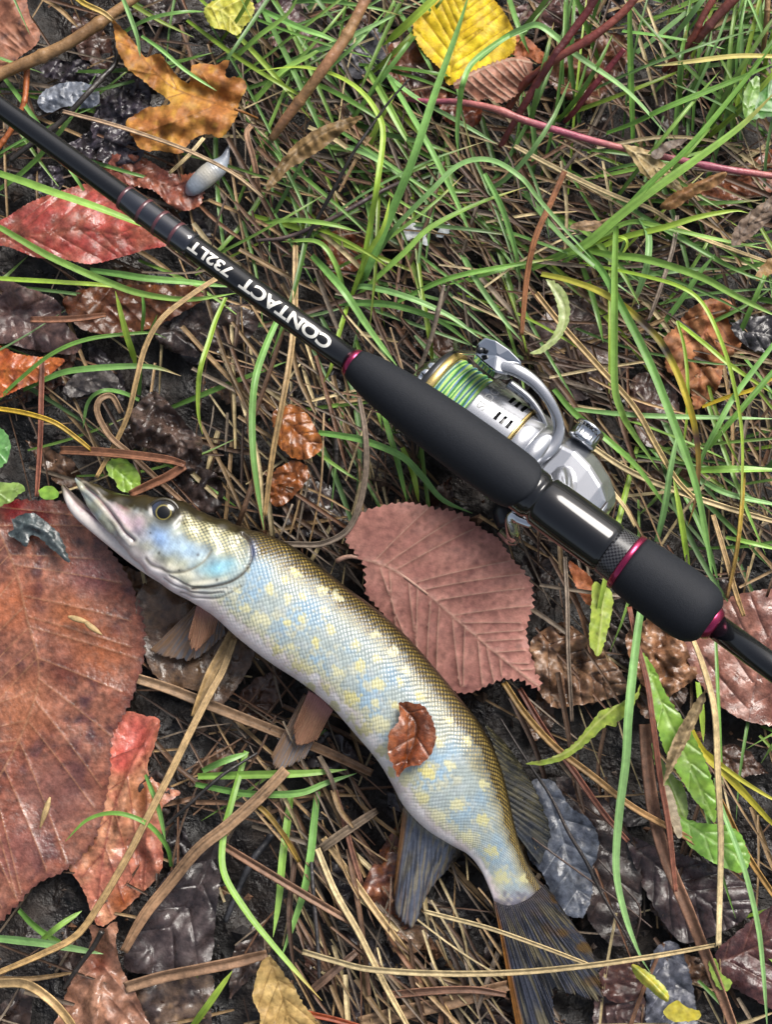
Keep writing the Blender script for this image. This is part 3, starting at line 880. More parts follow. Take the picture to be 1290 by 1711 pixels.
# ------------------------------------------------------------------ slug
def make_slug():
    ctr = [(311, 324), (318, 317), (332, 305), (348, 291), (364, 279), (374, 267), (379, 254), (384, 240)]
    wid = [4, 13, 17.5, 19, 17, 10, 5, 1.5]
    n, m = 90, 36
    C = crom(np.hstack([np.array(ctr, float), np.array(wid)[:, None]]), n)
    r = C[:, 2] / 5200
    Pw = W(C[:, :2], 0.011 + r * 0.6)
    T = np.gradient(Pw, axis=0); T[:, 2] = 0; T /= np.linalg.norm(T, axis=1)[:, None]
    B = np.cross(T, [0, 0, 1.0])
    th = np.linspace(0, 2 * np.pi, m, endpoint=False)
    V = Pw[:, None] + (r[:, None, None]) * (np.cos(th)[None, :, None] * B[:, None]) 
    V[..., 2] += (r[:, None] * 0.85 * np.sin(th)[None])
    u = np.repeat(np.linspace(0, 1, n)[:, None], m, 1)
    V[..., 2] += 0.00003 * np.sin(u * 160) * (r[:, None] > 0.001)
    c = mix(hx('#8d97a4', 1.0), hx('#aba89f', 1.1), np.exp(-((u - 0.42) / 0.14) ** 2))
    c = mix(c, hx('#6d7480'), sm(0.65, 0.85, u))
    c = c * (1 + 0.05 * np.sin(u * 90) * np.cos(th * 5)[None])[..., None]
    Fl = grid_faces(n, m, True).tolist(); Fl.append(list(range(m))[::-1]); Fl.append([(n - 1) * m + i for i in range(m)])
    o = build('slug', V, Fl, mat('slug_skin', attr=True, rough=0.3, spec=0.5, coat=0.35, mottle=0.15, mottle_scale=900, bump=0.4, bump_scale=1500, bump_dist=0.0003), c)
    origin_to(o, (Pw[n // 2, 0], Pw[n // 2, 1], 0.009))
    tag(o, 'plump grey slug with a thin tail below the orange maple leaf', 'slug')
make_slug()

# ------------------------------------------------------------------ leaves
LEAF_SEED = [100]
def leaf(label, poly, cols, rib=None, z=0.010, tilt=(0, 0), m=None, nv=0, va=50, teeth=0, tp=9, curl=0.0, crumple=0.0012, relief=0.00035,
         vcol=None, spots=None, blotch=0.5, step=None, petiole=None, name='leaf', cat='leaf', group=None, vw=1.6, fold=None, seed=None, zfun=None, edge=None, ncol=None, vary=1.0):
    """one leaf from its outline in photograph pixels; rib = midrib polyline from stalk to tip;
    tilt = rise in metres per 100 px to the right / downwards; fold = [(line, height, width)] creases"""
    LEAF_SEED[0] += 1
    sd = seed or LEAF_SEED[0]
    r = np.random.default_rng(sd)
    poly = np.array(poly, float)
    per = np.linalg.norm(np.roll(poly, -1, 0) - poly, axis=1).sum()
    size = math.sqrt(abs(0.5 * np.sum(poly[:, 0] * np.roll(poly[:, 1], -1) - poly[:, 1] * np.roll(poly[:, 0], -1))))
    g = step or float(np.clip(size / 16, 4.0, 8.5))
    crumple = crumple * min(1.0, size / 105) * (0.14 if m is M_LGREEN else 0.8)
    no = int(per / (2.6 if teeth else 4.0))
    out = crom(poly, no, closed=True)
    tang = np.roll(out, -1, 0) - np.roll(out, 1, 0); tang /= np.linalg.norm(tang, axis=1)[:, None] + 1e-9
    area = 0.5 * np.sum(out[:, 0] * np.roll(out[:, 1], -1) - out[:, 1] * np.roll(out[:, 0], -1))
    nor = np.stack([tang[:, 1], -tang[:, 0]], -1) * np.sign(area)
    s = np.arange(no) * (per / no)
    if teeth:
        jit = 1 + 0.35 * np.sin(s / 31.0 + sd)
        ph = (s / tp + 0.15 * np.sin(s / 23.0)) % 1.0
        w = np.where(ph < 0.72, ph / 0.72, (1 - ph) / 0.28) - 0.4
        ph2 = (s / (tp * 2.7)) % 1.0
        out = out + nor * (teeth * jit * (w + 0.35 * (ph2 - 0.5)))[:, None]
    else:
        out = out + nor * (0.9 * Noise(sd, 12)(out[:, 0], out[:, 1]) + 0.6 * Noise(sd + 5, 5)(out[:, 0], out[:, 1]))[:, None]
    # veins
    lines = []
    if rib is not None:
        rb = crom(rib, 40)
        lines.append((rb, 1.0))
        tg = np.gradient(rb, axis=0); tg /= np.linalg.norm(tg, axis=1)[:, None]
        for i in range(nv):
            f = (i + 0.5) / nv
            for sgn in (-1, 1):
                j = int(np.clip((f * 0.92 + 0.03 + 0.015 * sgn + r.normal(0, 0.010)) * 39, 0, 39))
                an = math.radians(va * (1.12 - 0.35 * f) * (1 + r.normal(0, 0.05))) * sgn
                d = np.array([tg[j, 0] * math.cos(an) - tg[j, 1] * math.sin(an), tg[j, 0] * math.sin(an) + tg[j, 1] * math.cos(an)])
                Lm = size * 1.4
                q = [rb[j] + d * Lm * t + tg[j] * Lm * 0.16 * t * t for t in np.linspace(0, 1, 24)]
                q = np.array(q)
                ins = inside(q, out)
                k = 1
                while k < len(q) and ins[k]:
                    k += 1
                if k > 2:
                    lines.append((q[:k], 0.55))
    xs = np.arange(out[:, 0].min(), out[:, 0].max(), g); ys = np.arange(out[:, 1].min(), out[:, 1].max(), g * 0.87)
    gx, gy = np.meshgrid(xs, ys)
    gx = gx + (np.arange(len(ys)) % 2)[:, None] * g / 2
    P = np.stack([gx.ravel(), gy.ravel()], -1) + r.uniform(-0.18, 0.18, (gx.size, 2)) * g
    extra = []
    for ln, wgt in lines:
        L = np.linalg.norm(np.diff(ln, axis=0), axis=1).sum()
        q = crom(ln, max(3, int(L / (g * 0.75))))
        t = np.gradient(q, axis=0); t /= np.linalg.norm(t, axis=1)[:, None] + 1e-9
        nn = np.stack([-t[:, 1], t[:, 0]], -1)
        o_ = vw * (1.6 if wgt == 1.0 else 1.0)
        extra += [q, q + nn * o_, q - nn * o_]
    if extra:
        E = np.vstack(extra)
        dmin = np.full(len(P), 1e9)
        for ln, _ in lines:
            dmin = np.minimum(dmin, seg_dist(P, ln[::2] if len(ln) > 12 else ln))
        P = np.vstack([P[dmin > g * 0.5], E])
    P = P[inside(P, out)]
    P = P[seg_dist(P, np.vstack([out, out[:1]])) > min(1.6, g * 0.35)]
    allv = [Vector((float(a), float(b))) for a, b in np.vstack([out, P])]
    edges = [(i, (i + 1) % no) for i in range(no)]
    vc, _, fc, *_ = delaunay_2d_cdt(allv, edges, [], 1, 1e-4)
    Q = np.array([[v.x, v.y] for v in vc])
    ctr = poly.mean(0)
    X, Y = Q[:, 0], Q[:, 1]
    # height
    dv = np.full(len(Q), 1e9); dm = np.full(len(Q), 1e9)
    for ln, wgt in lines:
        d = seg_dist(Q, ln)
        dv = np.minimum(dv, d / (1.0 if wgt == 1.0 else 0.6))
        if wgt == 1.0:
            dm = d
    if rib is None:
        dm = np.hypot(X - ctr[0], Y - ctr[1])
    Z = z + tilt[0] * (X - ctr[0]) / 100 + tilt[1] * (Y - ctr[1]) / 100
    Z = Z + curl * (dm / max(size * 0.5, 1)) ** 2 * 0.01
    Z = Z + crumple * (Noise(sd + 1, size * 0.9)(X, Y) + 0.5 * Noise(sd + 2, size * 0.38)(X, Y) + 0.18 * Noise(sd + 3, size * 0.15)(X, Y))
    if fold:
        for ln, h, wd in fold:
            Z = Z + h * np.exp(-(seg_dist(Q, ln) / wd) ** 2)
    if lines:
        Z = Z + 0.75 * relief * np.exp(-(dv / vw) ** 2) + abs(relief) * 0.32 * (1 - np.exp(-(dv / 9) ** 2)) * (-np.sign(relief))
    if zfun is not None:
        Z = Z + zfun(X, Y)
    Z = np.maximum(Z, 0.0012)
    # colour
    c0 = [hx(h) for h in cols]
    t = sm(-1.1, 1.1, Noise(sd + 6, size * 0.7)(X, Y) + 0.6 * Noise(sd + 7, size * 0.2)(X, Y))
    c = mix(c0[0], c0[1 % len(c0)], t)
    if len(c0) > 2:
        t2 = sm(0.5, 1.2, Noise(sd + 8, size * 0.33)(X, Y) + 0.5 * Noise(sd + 9, size * 0.1)(X, Y)) * blotch
        c = mix(c, c0[2], t2)
    c = c * np.clip(1 + vary * (0.16 * Noise(sd + 10, 26)(X, Y) + 0.12 * Noise(sd + 11, 11)(X, Y)), 0.25, 2)[:, None]
    if spots:
        nsp, scol, rmax = spots
        for _ in range(nsp):
            p = Q[r.integers(len(Q))]
            c = mix(c, hx(scol), np.exp(-((X - p[0]) ** 2 + (Y - p[1]) ** 2) / (r.uniform(0.35, 1) * rmax) ** 2) * r.uniform(0.4, 0.9))
    if edge:
        de = seg_dist(Q, np.vstack([out[::3], out[:1]]))
        c = mix(c, hx(edge[0]), np.exp(-(de / edge[1]) ** 2) * 0.8)
    if ncol:
        for (bx, by, br, bh) in ncol:
            c = mix(c, hx(bh), np.exp(-(((X - bx) ** 2 + (Y - by) ** 2) / br ** 2) ** 1.5) * 0.9)
    if lines and vcol:
        c = mix(c, hx(vcol), np.exp(-(dv / (vw * 0.9)) ** 2) * 0.8)
    V = W(Q, Z)
    if len(fc) and True:
        f0 = fc[0]
        a_, b_, c_ = V[f0[0]], V[f0[1]], V[f0[2]]
        if np.cross(b_ - a_, c_ - a_)[2] < 0:
            fc = [tuple(reversed(f)) for f in fc]
    mm = m or M_LEAF
    oc = W(ctr, max(0.001, z))
    if petiole is not None:
        root = empty(name, oc, label, cat, group)
        b = build('blade', V, [tuple(f) for f in fc], mm, c); adopt(b, root)
        pp = np.array([p[:2] for p in petiole], float)
        zp = [p[2] for p in petiole]
        n = len(pp)
        sw = sweep('stalk', [W(pp[i], zp[i]) for i in range(n)], [p[3] / 5200 for p in petiole], M_BARK, None, nseg=8, n=24,
                   col=lambda tt: np.repeat(hx(vcol or cols[0])[None], len(tt), 0))
        adopt(sw, root)
        return root
    o = build(name, V, [tuple(f) for f in fc], mm, c)
    origin_to(o, oc)
    tag(o, label, cat, group)
    return o

DK = ('#2e2524', '#453733', '#1f1a1a')
def make_leaves():
    # --- the large ones that frame the fish
    leaf('large rusty brown leaf with ribbed side veins under the pike head', [(-70, 860), (0, 838), (60, 836), (110, 842), (160, 892), (205, 950), (232, 1010), (241, 1060), (236, 1120), (214, 1180), (186, 1232), (182, 1300), (158, 1400), (110, 1452), (60, 1478), (20, 1520), (-30, 1560), (-110, 1570), (-190, 1400), (-200, 1150), (-150, 950)],
         ('#7a4636', '#8c5a48', '#4c2e32'), rib=[(-30, 830), (0, 893), (28, 962), (46, 1040), (62, 1100), (62, 1150), (38, 1220), (4, 1288), (-40, 1360), (-75, 1480)], z=0.0085, nv=17, va=60, teeth=5, tp=15, crumple=0.0010, relief=0.00018, vcol='#9c6e52', m=M_LWET, spots=(110, '#4b2c30', 13),
         ncol=[(22, 850, 26, '#7a1420'), (60, 862, 30, '#6a2420'), (105, 1125, 26, '#5a2a22'), (35, 1180, 60, '#9c6246'), (20, 1010, 45, '#a05c3c'), (150, 960, 40, '#7a4a48'), (170, 1090, 45, '#985838'), (90, 1330, 60, '#7a5048'), (120, 1030, 40, '#a0603e'), (30, 1420, 50, '#7d4c44')], blotch=0.9, edge=('#5a342e', 5), vw=1.7, vary=1.5, step=6.5)
    leaf('broad dusty pink leaf with toothed edge lying between pike and rod', [(578, 888), (600, 860), (640, 845), (684, 840), (730, 850), (770, 858), (802, 882), (832, 900), (856, 934), (886, 970), (890, 1012), (880, 1050), (886, 1090), (904, 1150), (870, 1136), (836, 1136), (800, 1152), (772, 1158), (735, 1140), (700, 1102), (664, 1056), (636, 1020), (612, 990), (610, 950), (596, 926), (582, 910)],
         ('#b2796e', '#c08678', '#a06a62'), rib=[(606, 934), (652, 950), (706, 986), (762, 1034), (820, 1084), (870, 1124), (902, 1148)], z=0.015, tilt=(-0.0006, -0.0010), nv=13, va=52, teeth=5.5, tp=12, crumple=0.0007, relief=0.0005, vcol='#cfa48e', spots=(7, '#6f3f40', 5), curl=-0.10,
         petiole=[(562, 938, .0135, 4.5), (574, 932, .0145, 4.2), (590, 930, .015, 3.8), (612, 936, .0152, 3.4), (660, 954, .0152, 2.6), (715, 993, .0151, 2.0)], blotch=0.5, vw=1.7)
    leaf('red leaf with pointed tip below the black blank', [(-60, 385), (0, 368), (50, 338), (110, 316), (160, 306), (200, 322), (240, 356), (282, 404), (240, 418), (200, 430), (150, 441), (110, 434), (60, 430), (0, 410), (-60, 420)],
         ('#a4433c', '#93503e', '#b35a50'), rib=[(-60, 402), (40, 394), (130, 384), (210, 396), (280, 404)], z=0.016, nv=8, va=38, teeth=1.5, tp=9, crumple=0.0012, relief=-0.0003, vcol='#8d4a38', m=M_LWET, spots=(24, '#6b3a30', 7), tilt=(0.0, 0.001))
    leaf('orange maple leaf with pointed lobes near the brown branch', [(186, 30), (196, 40), (212, 56), (228, 78), (242, 95), (256, 92), (269, 90), (278, 104), (290, 120), (303, 134), (316, 138), (318, 120), (322, 108), (340, 106), (360, 108), (382, 100), (378, 116), (377, 130), (392, 128), (406, 132), (412, 147), (404, 162), (398, 176), (396, 194), (386, 210), (370, 230), (350, 224), (334, 226), (320, 234), (308, 248), (302, 257), (270, 252), (236, 250), (222, 230), (209, 207), (224, 192), (246, 180), (284, 174), (272, 160), (256, 149), (236, 132), (214, 117), (202, 98), (194, 78), (190, 50)],
         ('#b07a3a', '#a06432', '#c79a40'), rib=[(396, 186), (360, 172), (320, 160), (280, 140), (240, 100), (190, 38)], z=0.020, nv=4, va=40, crumple=0.0022, relief=0.0003, vcol='#8a5a2c', spots=(12, '#5d3a22', 6), tilt=(-0.001, -0.002), fold=[([(398, 180), (300, 140), (196, 50)], -0.003, 14), ([(398, 180), (330, 200), (230, 215)], 0.002, 16)],
         petiole=[(392, 182, .021, 2.6), (412, 190, .018, 2.4), (430, 198, .012, 2.2)], ncol=[(290, 150, 26, '#d0a03c')], step=4.5)
    leaf('bright yellow ribbed leaf at the top of the grass', [(690, 45), (702, 18), (726, 2), (760, -10), (806, -14), (838, 14), (858, 50), (862, 78), (846, 98), (822, 108), (790, 126), (764, 138), (748, 141), (738, 118), (716, 96), (698, 72)],
         ('#f0d22c', '#e2be1e', '#c29a1a'), rib=[(752, 140), (758, 90), (770, 40), (782, -10)], z=0.016, nv=8, va=48, teeth=2.5, tp=7, crumple=0.0008, relief=-0.00035, vcol='#b08c18', tilt=(0, -0.001), spots=(20, '#9a7a18', 4), vw=1.8, edge=('#c69a20', 4))
    leaf('curled pinkish brown leaf drooping from the yellow leaf', [(757, 143), (776, 126), (806, 112), (840, 100), (872, 94), (890, 106), (886, 130), (872, 148), (856, 164), (834, 172), (814, 164), (796, 168), (782, 156)],
         ('#a9735c', '#b98570', '#94604c'), rib=[(757, 144), (800, 118), (850, 100), (888, 104)], z=0.021, nv=10, va=72, teeth=3, tp=8, crumple=0.0006, relief=0.0005, vcol='#d8b8a0', fold=[([(757, 140), (890, 106)], 0.004, 26)])
    leaf('orange brown leaf edge behind the yellow leaf', [(846, 46), (880, 62), (906, 86), (926, 101), (902, 106), (884, 96), (860, 92), (844, 80)], ('#a8623a', '#8f4f30'), z=0.014, rib=[(848, 60), (880, 78), (920, 100)], nv=4, teeth=1.5, tp=7)
    leaf('dark orange leaf standing under the curled brown leaf', [(734, 146), (762, 160), (800, 172), (804, 200), (782, 214), (754, 208), (738, 190)], ('#7d3a1e', '#5e2c1a', '#8f4a24'), z=0.010, m=M_LWET, crumple=0.002, teeth=2, tp=8)
    leaf('rust leaf with dark blotch beside the yellow leaf', [(646, 84), (672, 68), (700, 74), (730, 110), (746, 150), (740, 172), (706, 168), (676, 160), (652, 140)], ('#8a5038', '#a0644a', '#4a3430'), z=0.010, m=M_LWET, ncol=[(700, 128, 30, '#2f2a30')], crumple=0.0016, rib=[(650, 90), (700, 126), (744, 166)], nv=4)
    leaf('purplish brown leaf with ladder veins at the top edge', [(858, 18), (890, 2), (940, -14), (1000, -16), (992, 24), (960, 40), (920, 46), (884, 38)], ('#5d3d3a', '#6e4a44', '#4b3030'), rib=[(860, 22), (930, 12), (1000, 4)], nv=7, z=0.010, relief=-0.0005, m=M_LWET, teeth=1.5)
    leaf('brown leaf tucked between the red stems', [(914, 122), (930, 90), (962, 66), (1010, 54), (1046, 64), (1048, 104), (1020, 146), (990, 176), (954, 168), (926, 146)], ('#6a4132', '#80573e', '#4c2f2a'), rib=[(920, 140), (970, 110), (1040, 70)], nv=6, z=0.008, m=M_LWET, crumple=0.002)
    leaf('pale yellow green leaf near the top edge', [(340, 18), (352, 4), (380, -6), (410, -4), (424, 10), (420, 30), (408, 44), (396, 59), (376, 50), (356, 46), (346, 34)], ('#c9c24a', '#b8bb52', '#a7a444'), rib=[(344, 10), (375, 22), (402, 52)], nv=4, teeth=2, tp=8, z=0.014, vcol='#dcd67a', relief=0.0003)
    leaf('brown leaf with black round spots in the top corner', [(-60, -30), (0, -30), (38, -20), (46, 14), (52, 32), (66, 54), (60, 74), (36, 92), (12, 108), (-20, 118), (-60, 110)], ('#96634e', '#a8745a', '#84503e'), rib=[(-60, 40), (0, 32), (60, 50)], nv=5, z=0.015, spots=(26, '#3a2c2e', 8), teeth=1.5)
    leaf('smooth grey leaf beside the black twig', [(62, 172), (68, 156), (92, 142), (120, 136), (148, 140), (164, 152), (164, 174), (140, 182), (110, 178), (86, 188), (70, 184)], ('#6d7380', '#7d828c', '#585c66'), rib=[(64, 174), (110, 158), (164, 160)], nv=4, z=0.012, m=M_LWET, relief=0.0003, crumple=0.0014, fold=[([(64, 170), (164, 158)], 0.002, 16)])
    leaf('serrated rust leaf half hidden behind the black blank', [(160, 262), (196, 258), (236, 262), (274, 284), (300, 292), (332, 290), (340, 312), (334, 342), (306, 352), (280, 340), (256, 318), (220, 310), (180, 300)], ('#9a5a40', '#86493a', '#5c3a36'), rib=[(164, 268), (240, 296), (330, 330)], nv=7, teeth=3, tp=8, z=0.012, m=M_LWET, crumple=0.0016)
    leaf('narrow olive brown dead leaf beside the tan stem', [(444, 318), (452, 292), (470, 268), (494, 240), (528, 216), (560, 203), (606, 193), (592, 208), (566, 226), (540, 248), (508, 268), (482, 284), (462, 306)], ('#8a6e46', '#7a6240', '#64502f'), rib=[(446, 316), (486, 262), (540, 222), (604, 195)], nv=0, z=0.026, vcol='#5d4a2c', crumple=0.0012, relief=-0.0006, fold=[([(446, 316), (486, 262), (540, 222), (604, 195)], 0.002, 12)])
    leaf('rough purple brown wet leaf near the left edge', [(-50, 470), (0, 464), (36, 478), (72, 490), (98, 506), (104, 534), (122, 556), (136, 576), (122, 592), (90, 590), (50, 584), (10, 574), (-50, 570)], ('#54403e', '#6a504a', '#3c2e30'), z=0.014, m=M_LWET, crumple=0.0024, rib=[(-30, 500), (50, 540), (130, 580)], nv=5, relief=-0.0004)
    leaf('bright orange leaf tip at the left edge', [(-50, 572), (0, 578), (24, 590), (60, 596), (106, 600), (92, 618), (70, 634), (36, 648), (0, 664), (-50, 676)], ('#b5622e', '#a4502a', '#c47838'), z=0.016, rib=[(-40, 620), (30, 616), (104, 602)], nv=5, m=M_LWET, teeth=1.5, tp=7)
    leaf('amber brown wet leaf below the printed blank', [(104, 504), (128, 486), (170, 478), (230, 476), (290, 476), (336, 480), (346, 496), (318, 514), (284, 534), (246, 550), (214, 562), (170, 558), (130, 546)], ('#5e3420', '#6f4326', '#40261c'), z=0.010, m=M_LWET, crumple=0.002, rib=[(110, 510), (220, 506), (340, 490)], nv=6)
    leaf('dark grey brown leaf below the amber leaf', [(258, 552), (300, 520), (350, 504), (404, 506), (432, 526), (424, 556), (386, 582), (330, 596), (280, 584)], DK, z=0.007, m=M_LWET, crumple=0.0018, rib=[(262, 560), (340, 545), (428, 535)], nv=4)
    leaf('small flat slate grey leaf with pointed ends', [(104, 652), (124, 626), (150, 612), (176, 612), (199, 640), (178, 652), (150, 658), (124, 664)], ('#4a4444', '#5c5450', '#3a3436'), z=0.012, m=M_LWET, rib=[(104, 652), (150, 634), (199, 640)], nv=3)
    leaf('crumpled black brown leaf above the pike eye', [(216, 692), (232, 672), (252, 654), (272, 664), (296, 690), (318, 716), (337, 734), (337, 756), (332, 776), (312, 782), (288, 764), (260, 752), (228, 742), (218, 716)], ('#463833', '#5a4840', '#332a28'), z=0.016, m=M_LWET, crumple=0.0030, rib=[(252, 656), (280, 710), (330, 770)], nv=5, relief=-0.0007, fold=[([(222, 700), (330, 750)], 0.004, 14)], step=4)
    leaf('wet ragged black leaf behind the pike skull', [(270, 800), (300, 780), (352, 786), (372, 812), (366, 850), (330, 856), (290, 838)], DK, z=0.008, m=M_LWET, crumple=0.003)
    leaf('glossy amber leaf in the straw, upper of two', [(455, 692), (470, 680), (490, 676), (512, 690), (528, 716), (539, 740), (530, 758), (508, 768), (488, 764), (466, 746), (458, 720)], ('#8a4e22', '#9c5e28', '#5f341c'), z=0.014, m=M_LWET, rib=[(460, 690), (496, 720), (532, 752)], nv=4, vcol='#6d3c1c', relief=-0.0004, crumple=0.0014)
    leaf('glossy amber leaf in the straw, lower of two', [(452, 800), (462, 784), (488, 770), (508, 776), (517, 792), (506, 812), (486, 834), (468, 846), (452, 838)], ('#8f4f1e', '#7a441c', '#55301a'), z=0.012, m=M_LWET, rib=[(500, 776), (480, 806), (456, 838)], nv=3, crumple=0.0014)
    leaf('flat black leaf between pike back and dry stalk', [(470, 862), (486, 826), (512, 800), (552, 812), (580, 850), (584, 884), (548, 900), (500, 892)], DK, z=0.006, m=M_LWET, rib=[(474, 870), (530, 850), (580, 880)], nv=4)
    # green round leaflets
    leaf('round lime green leaf with brown nick above the pike snout', [(177, 774), (190, 766), (210, 768), (228, 784), (234, 804), (230, 820), (214, 824), (198, 818), (192, 804), (180, 792)], ('#8fb83a', '#9cc24a', '#7aa636'), z=0.017, m=M_LGREEN, rib=[(180, 772), (206, 794), (230, 816)], nv=3, relief=-0.0003, spots=(3, '#8a8a3c', 5))
    leaf('tiny green leaf at the pike jaw tip', [(64, 820), (76, 812), (90, 814), (98, 826), (90, 834), (72, 834)], ('#86b03c', '#74a038'), z=0.0165, m=M_LGREEN, step=3.5)
    leaf('half round olive green leaf at the left edge', [(-20, 808), (10, 806), (34, 808), (42, 818), (28, 828), (16, 840), (-20, 846)], ('#7d9c4a', '#8ca854'), z=0.016, m=M_LGREEN, rib=[(-20, 826), (40, 816)], nv=2)
    leaf('clover green leaf at the left edge beside yellow blade', [(-20, 716), (2, 716), (14, 732), (17, 752), (10, 772), (-4, 784), (-20, 784)], ('#5f9a50', '#6fa85c'), z=0.018, m=M_LGREEN, rib=[(-20, 750), (16, 750)], nv=2)
    leaf('pale green oval leaf at the right edge, front of pair', [(1242, 186), (1244, 156), (1256, 132), (1268, 128), (1270, 150), (1262, 176), (1250, 200)], ('#7fa846', '#709c40'), z=0.030, m=M_LGREEN, rib=[(1248, 198), (1256, 160), (1268, 130)], nv=2)
    leaf('deep green oval leaf at the right edge, rear of pair', [(1250, 198), (1258, 160), (1282, 134), (1320, 122), (1330, 170), (1296, 192), (1268, 198)], ('#4f8638', '#5a9240'), z=0.027, m=M_LGREEN, rib=[(1252, 196), (1290, 160), (1326, 140)], nv=3)
    # --- lower left
    leaf('speckled grey brown leaf beneath the pectoral fins', [(226, 1000), (246, 974), (276, 966), (330, 996), (372, 1036), (420, 1074), (420, 1108), (398, 1146), (370, 1178), (352, 1166), (320, 1152), (282, 1146), (252, 1120), (238, 1080), (230, 1040)], ('#5c4638', '#6d543e', '#3c302a'), z=0.0075, m=M_LWET, crumple=0.0012, spots=(50, '#38302c', 6), rib=[(236, 1010), (310, 1070), (380, 1170)], nv=4, relief=0.0001)
    leaf('crumpled salmon red leaf beside the large rusty leaf', [(130, 1196), (204, 1188), (240, 1194), (266, 1204), (260, 1240), (246, 1280), (254, 1300), (276, 1314), (300, 1326), (272, 1350), (270, 1400), (272, 1440), (260, 1470), (228, 1500), (196, 1530), (166, 1548), (150, 1520), (140, 1490), (120, 1460), (96, 1430), (96, 1392), (110, 1350), (120, 1300), (124, 1250)], ('#b5705a', '#bd8464', '#a4584a'), z=0.0062, m=M_LWET, crumple=0.0009, rib=[(262, 1210), (224, 1268), (190, 1350), (170, 1440), (160, 1540)], nv=5, va=35, vcol='#8a4438', relief=0.0005, ncol=[(224, 1230, 40, '#c05a50'), (200, 1270, 26, '#c4564c'), (200, 1505, 24, '#8f4a20'), (250, 1330, 30, '#a86a42')], fold=[([(262, 1208), (214, 1300), (196, 1400)], 0.0032, 10), ([(200, 1400), (240, 1440), (230, 1500)], -0.0022, 14), ([(250, 1320), (240, 1400), (260, 1450)], 0.0025, 9)], spots=(30, '#6a2a20', 5), step=4.5)
    leaf('crumpled tan leaf under the salmon red leaf', [(148, 1542), (172, 1552), (194, 1540), (194, 1580), (204, 1620), (226, 1660), (250, 1716), (250, 1750), (90, 1750), (104, 1680), (118, 1640), (140, 1600), (152, 1570)], ('#8d6450', '#a07660', '#6d4a3c'), z=0.010, m=M_LWET, crumple=0.0024, rib=[(178, 1546), (170, 1620), (160, 1720)], nv=4, ncol=[(164, 1610, 22, '#7a3c28')], fold=[([(190, 1560), (160, 1660), (150, 1740)], 0.003, 16)])
    leaf('wrinkled black wet leaf leaning on the brown stalk', [(206, 1606), (226, 1556), (256, 1494), (300, 1440), (348, 1408), (364, 1406), (368, 1460), (360, 1530), (352, 1604), (318, 1622), (270, 1628), (220, 1624)], ('#3a3132', '#4b4040', '#2a2426'), z=0.009, m=M_LWET, crumple=0.0016, rib=[(362, 1408), (320, 1500), (228, 1612)], nv=5, relief=-0.0006)
    leaf('mottled dark leaf at the bottom edge near the tan leaf', [(212, 1652), (260, 1640), (350, 1628), (352, 1680), (340, 1740), (236, 1740)], ('#3b302e', '#6a5648', '#2a2224'), z=0.007, m=M_LWET, crumple=0.0016, spots=(12, '#8a7058', 7))
    leaf('yellow tan lobed leaf at the bottom edge', [(448, 1598), (464, 1612), (478, 1632), (492, 1650), (506, 1676), (524, 1700), (540, 1730), (500, 1750), (480, 1716), (462, 1712), (436, 1714), (434, 1694), (422, 1668), (426, 1640), (434, 1614)], ('#b3935a', '#c2a468', '#9c7c48'), z=0.016, rib=[(450, 1600), (470, 1660), (492, 1740)], nv=5, va=40, vcol='#8a6c3c', relief=-0.0003, crumple=0.0014)
    leaf('rusty pitted leaf scrap behind the anal fin', [(606, 1484), (622, 1446), (640, 1414), (664, 1380), (684, 1420), (690, 1500), (690, 1548), (664, 1548), (640, 1530), (618, 1512)], ('#7a4a34', '#5a3c38', '#3a3036'), z=0.0065, m=M_LWET, crumple=0.0022, spots=(50, '#a8683c', 4))
    leaf('torn brown leaf scrap below the anal fin tip', [(650, 1556), (676, 1548), (706, 1548), (716, 1566), (700, 1586), (682, 1600), (676, 1624), (664, 1600), (652, 1580)], ('#6a503c', '#7d644c', '#4c3a30'), z=0.0065, m=M_LWET, crumple=0.0018)
    def onfish(X, Y):
        return 0.0
    leaf('small curled chestnut leaf lying on the pike flank', [(666, 1175), (676, 1173), (696, 1176), (712, 1184), (724, 1206), (729, 1232), (722, 1258), (708, 1274), (692, 1280), (676, 1284), (666, 1298), (660, 1286), (650, 1264), (648, 1240), (652, 1222), (664, 1208), (668, 1190)], ('#7d3f20', '#8f5230', '#4f2a1a'), z=0.0378, m=M_LWET, crumple=0.0002, rib=[(668, 1176), (694, 1206), (690, 1244), (666, 1294)], nv=3, vcol='#4a2818', relief=-0.0006, fold=[([(668, 1176), (694, 1206), (690, 1244), (666, 1294)], -0.0016, 9)], curl=0.05, ncol=[(708, 1212, 18, '#5a2f1c')], step=4, tilt=(-0.0012, 0.0))
    # --- right of the pike
    leaf('slate blue wet leaf with net veins behind the dorsal fin', [(884, 1316), (904, 1302), (926, 1306), (944, 1334), (958, 1352), (982, 1366), (1000, 1398), (998, 1430), (988, 1456), (990, 1490), (976, 1530), (950, 1530), (926, 1500), (906, 1460), (880, 1420)], ('#545a68', '#646a76', '#40444e'), z=0.0085, m=M_LWET, crumple=0.0012, rib=[(906, 1308), (940, 1400), (968, 1520)], nv=5, va=55, vcol='#7a7f88', relief=-0.0005)
    leaf('black wet leaf behind the slate blue leaf', [(930, 1300), (980, 1310), (1030, 1356), (1060, 1410), (1074, 1470), (1068, 1530), (1040, 1580), (1006, 1566), (980, 1520), (990, 1440), (990, 1390), (950, 1350)], DK, z=0.006, m=M_LWET, rib=[(940, 1310), (1000, 1400), (1050, 1560)], nv=5, relief=-0.0004)
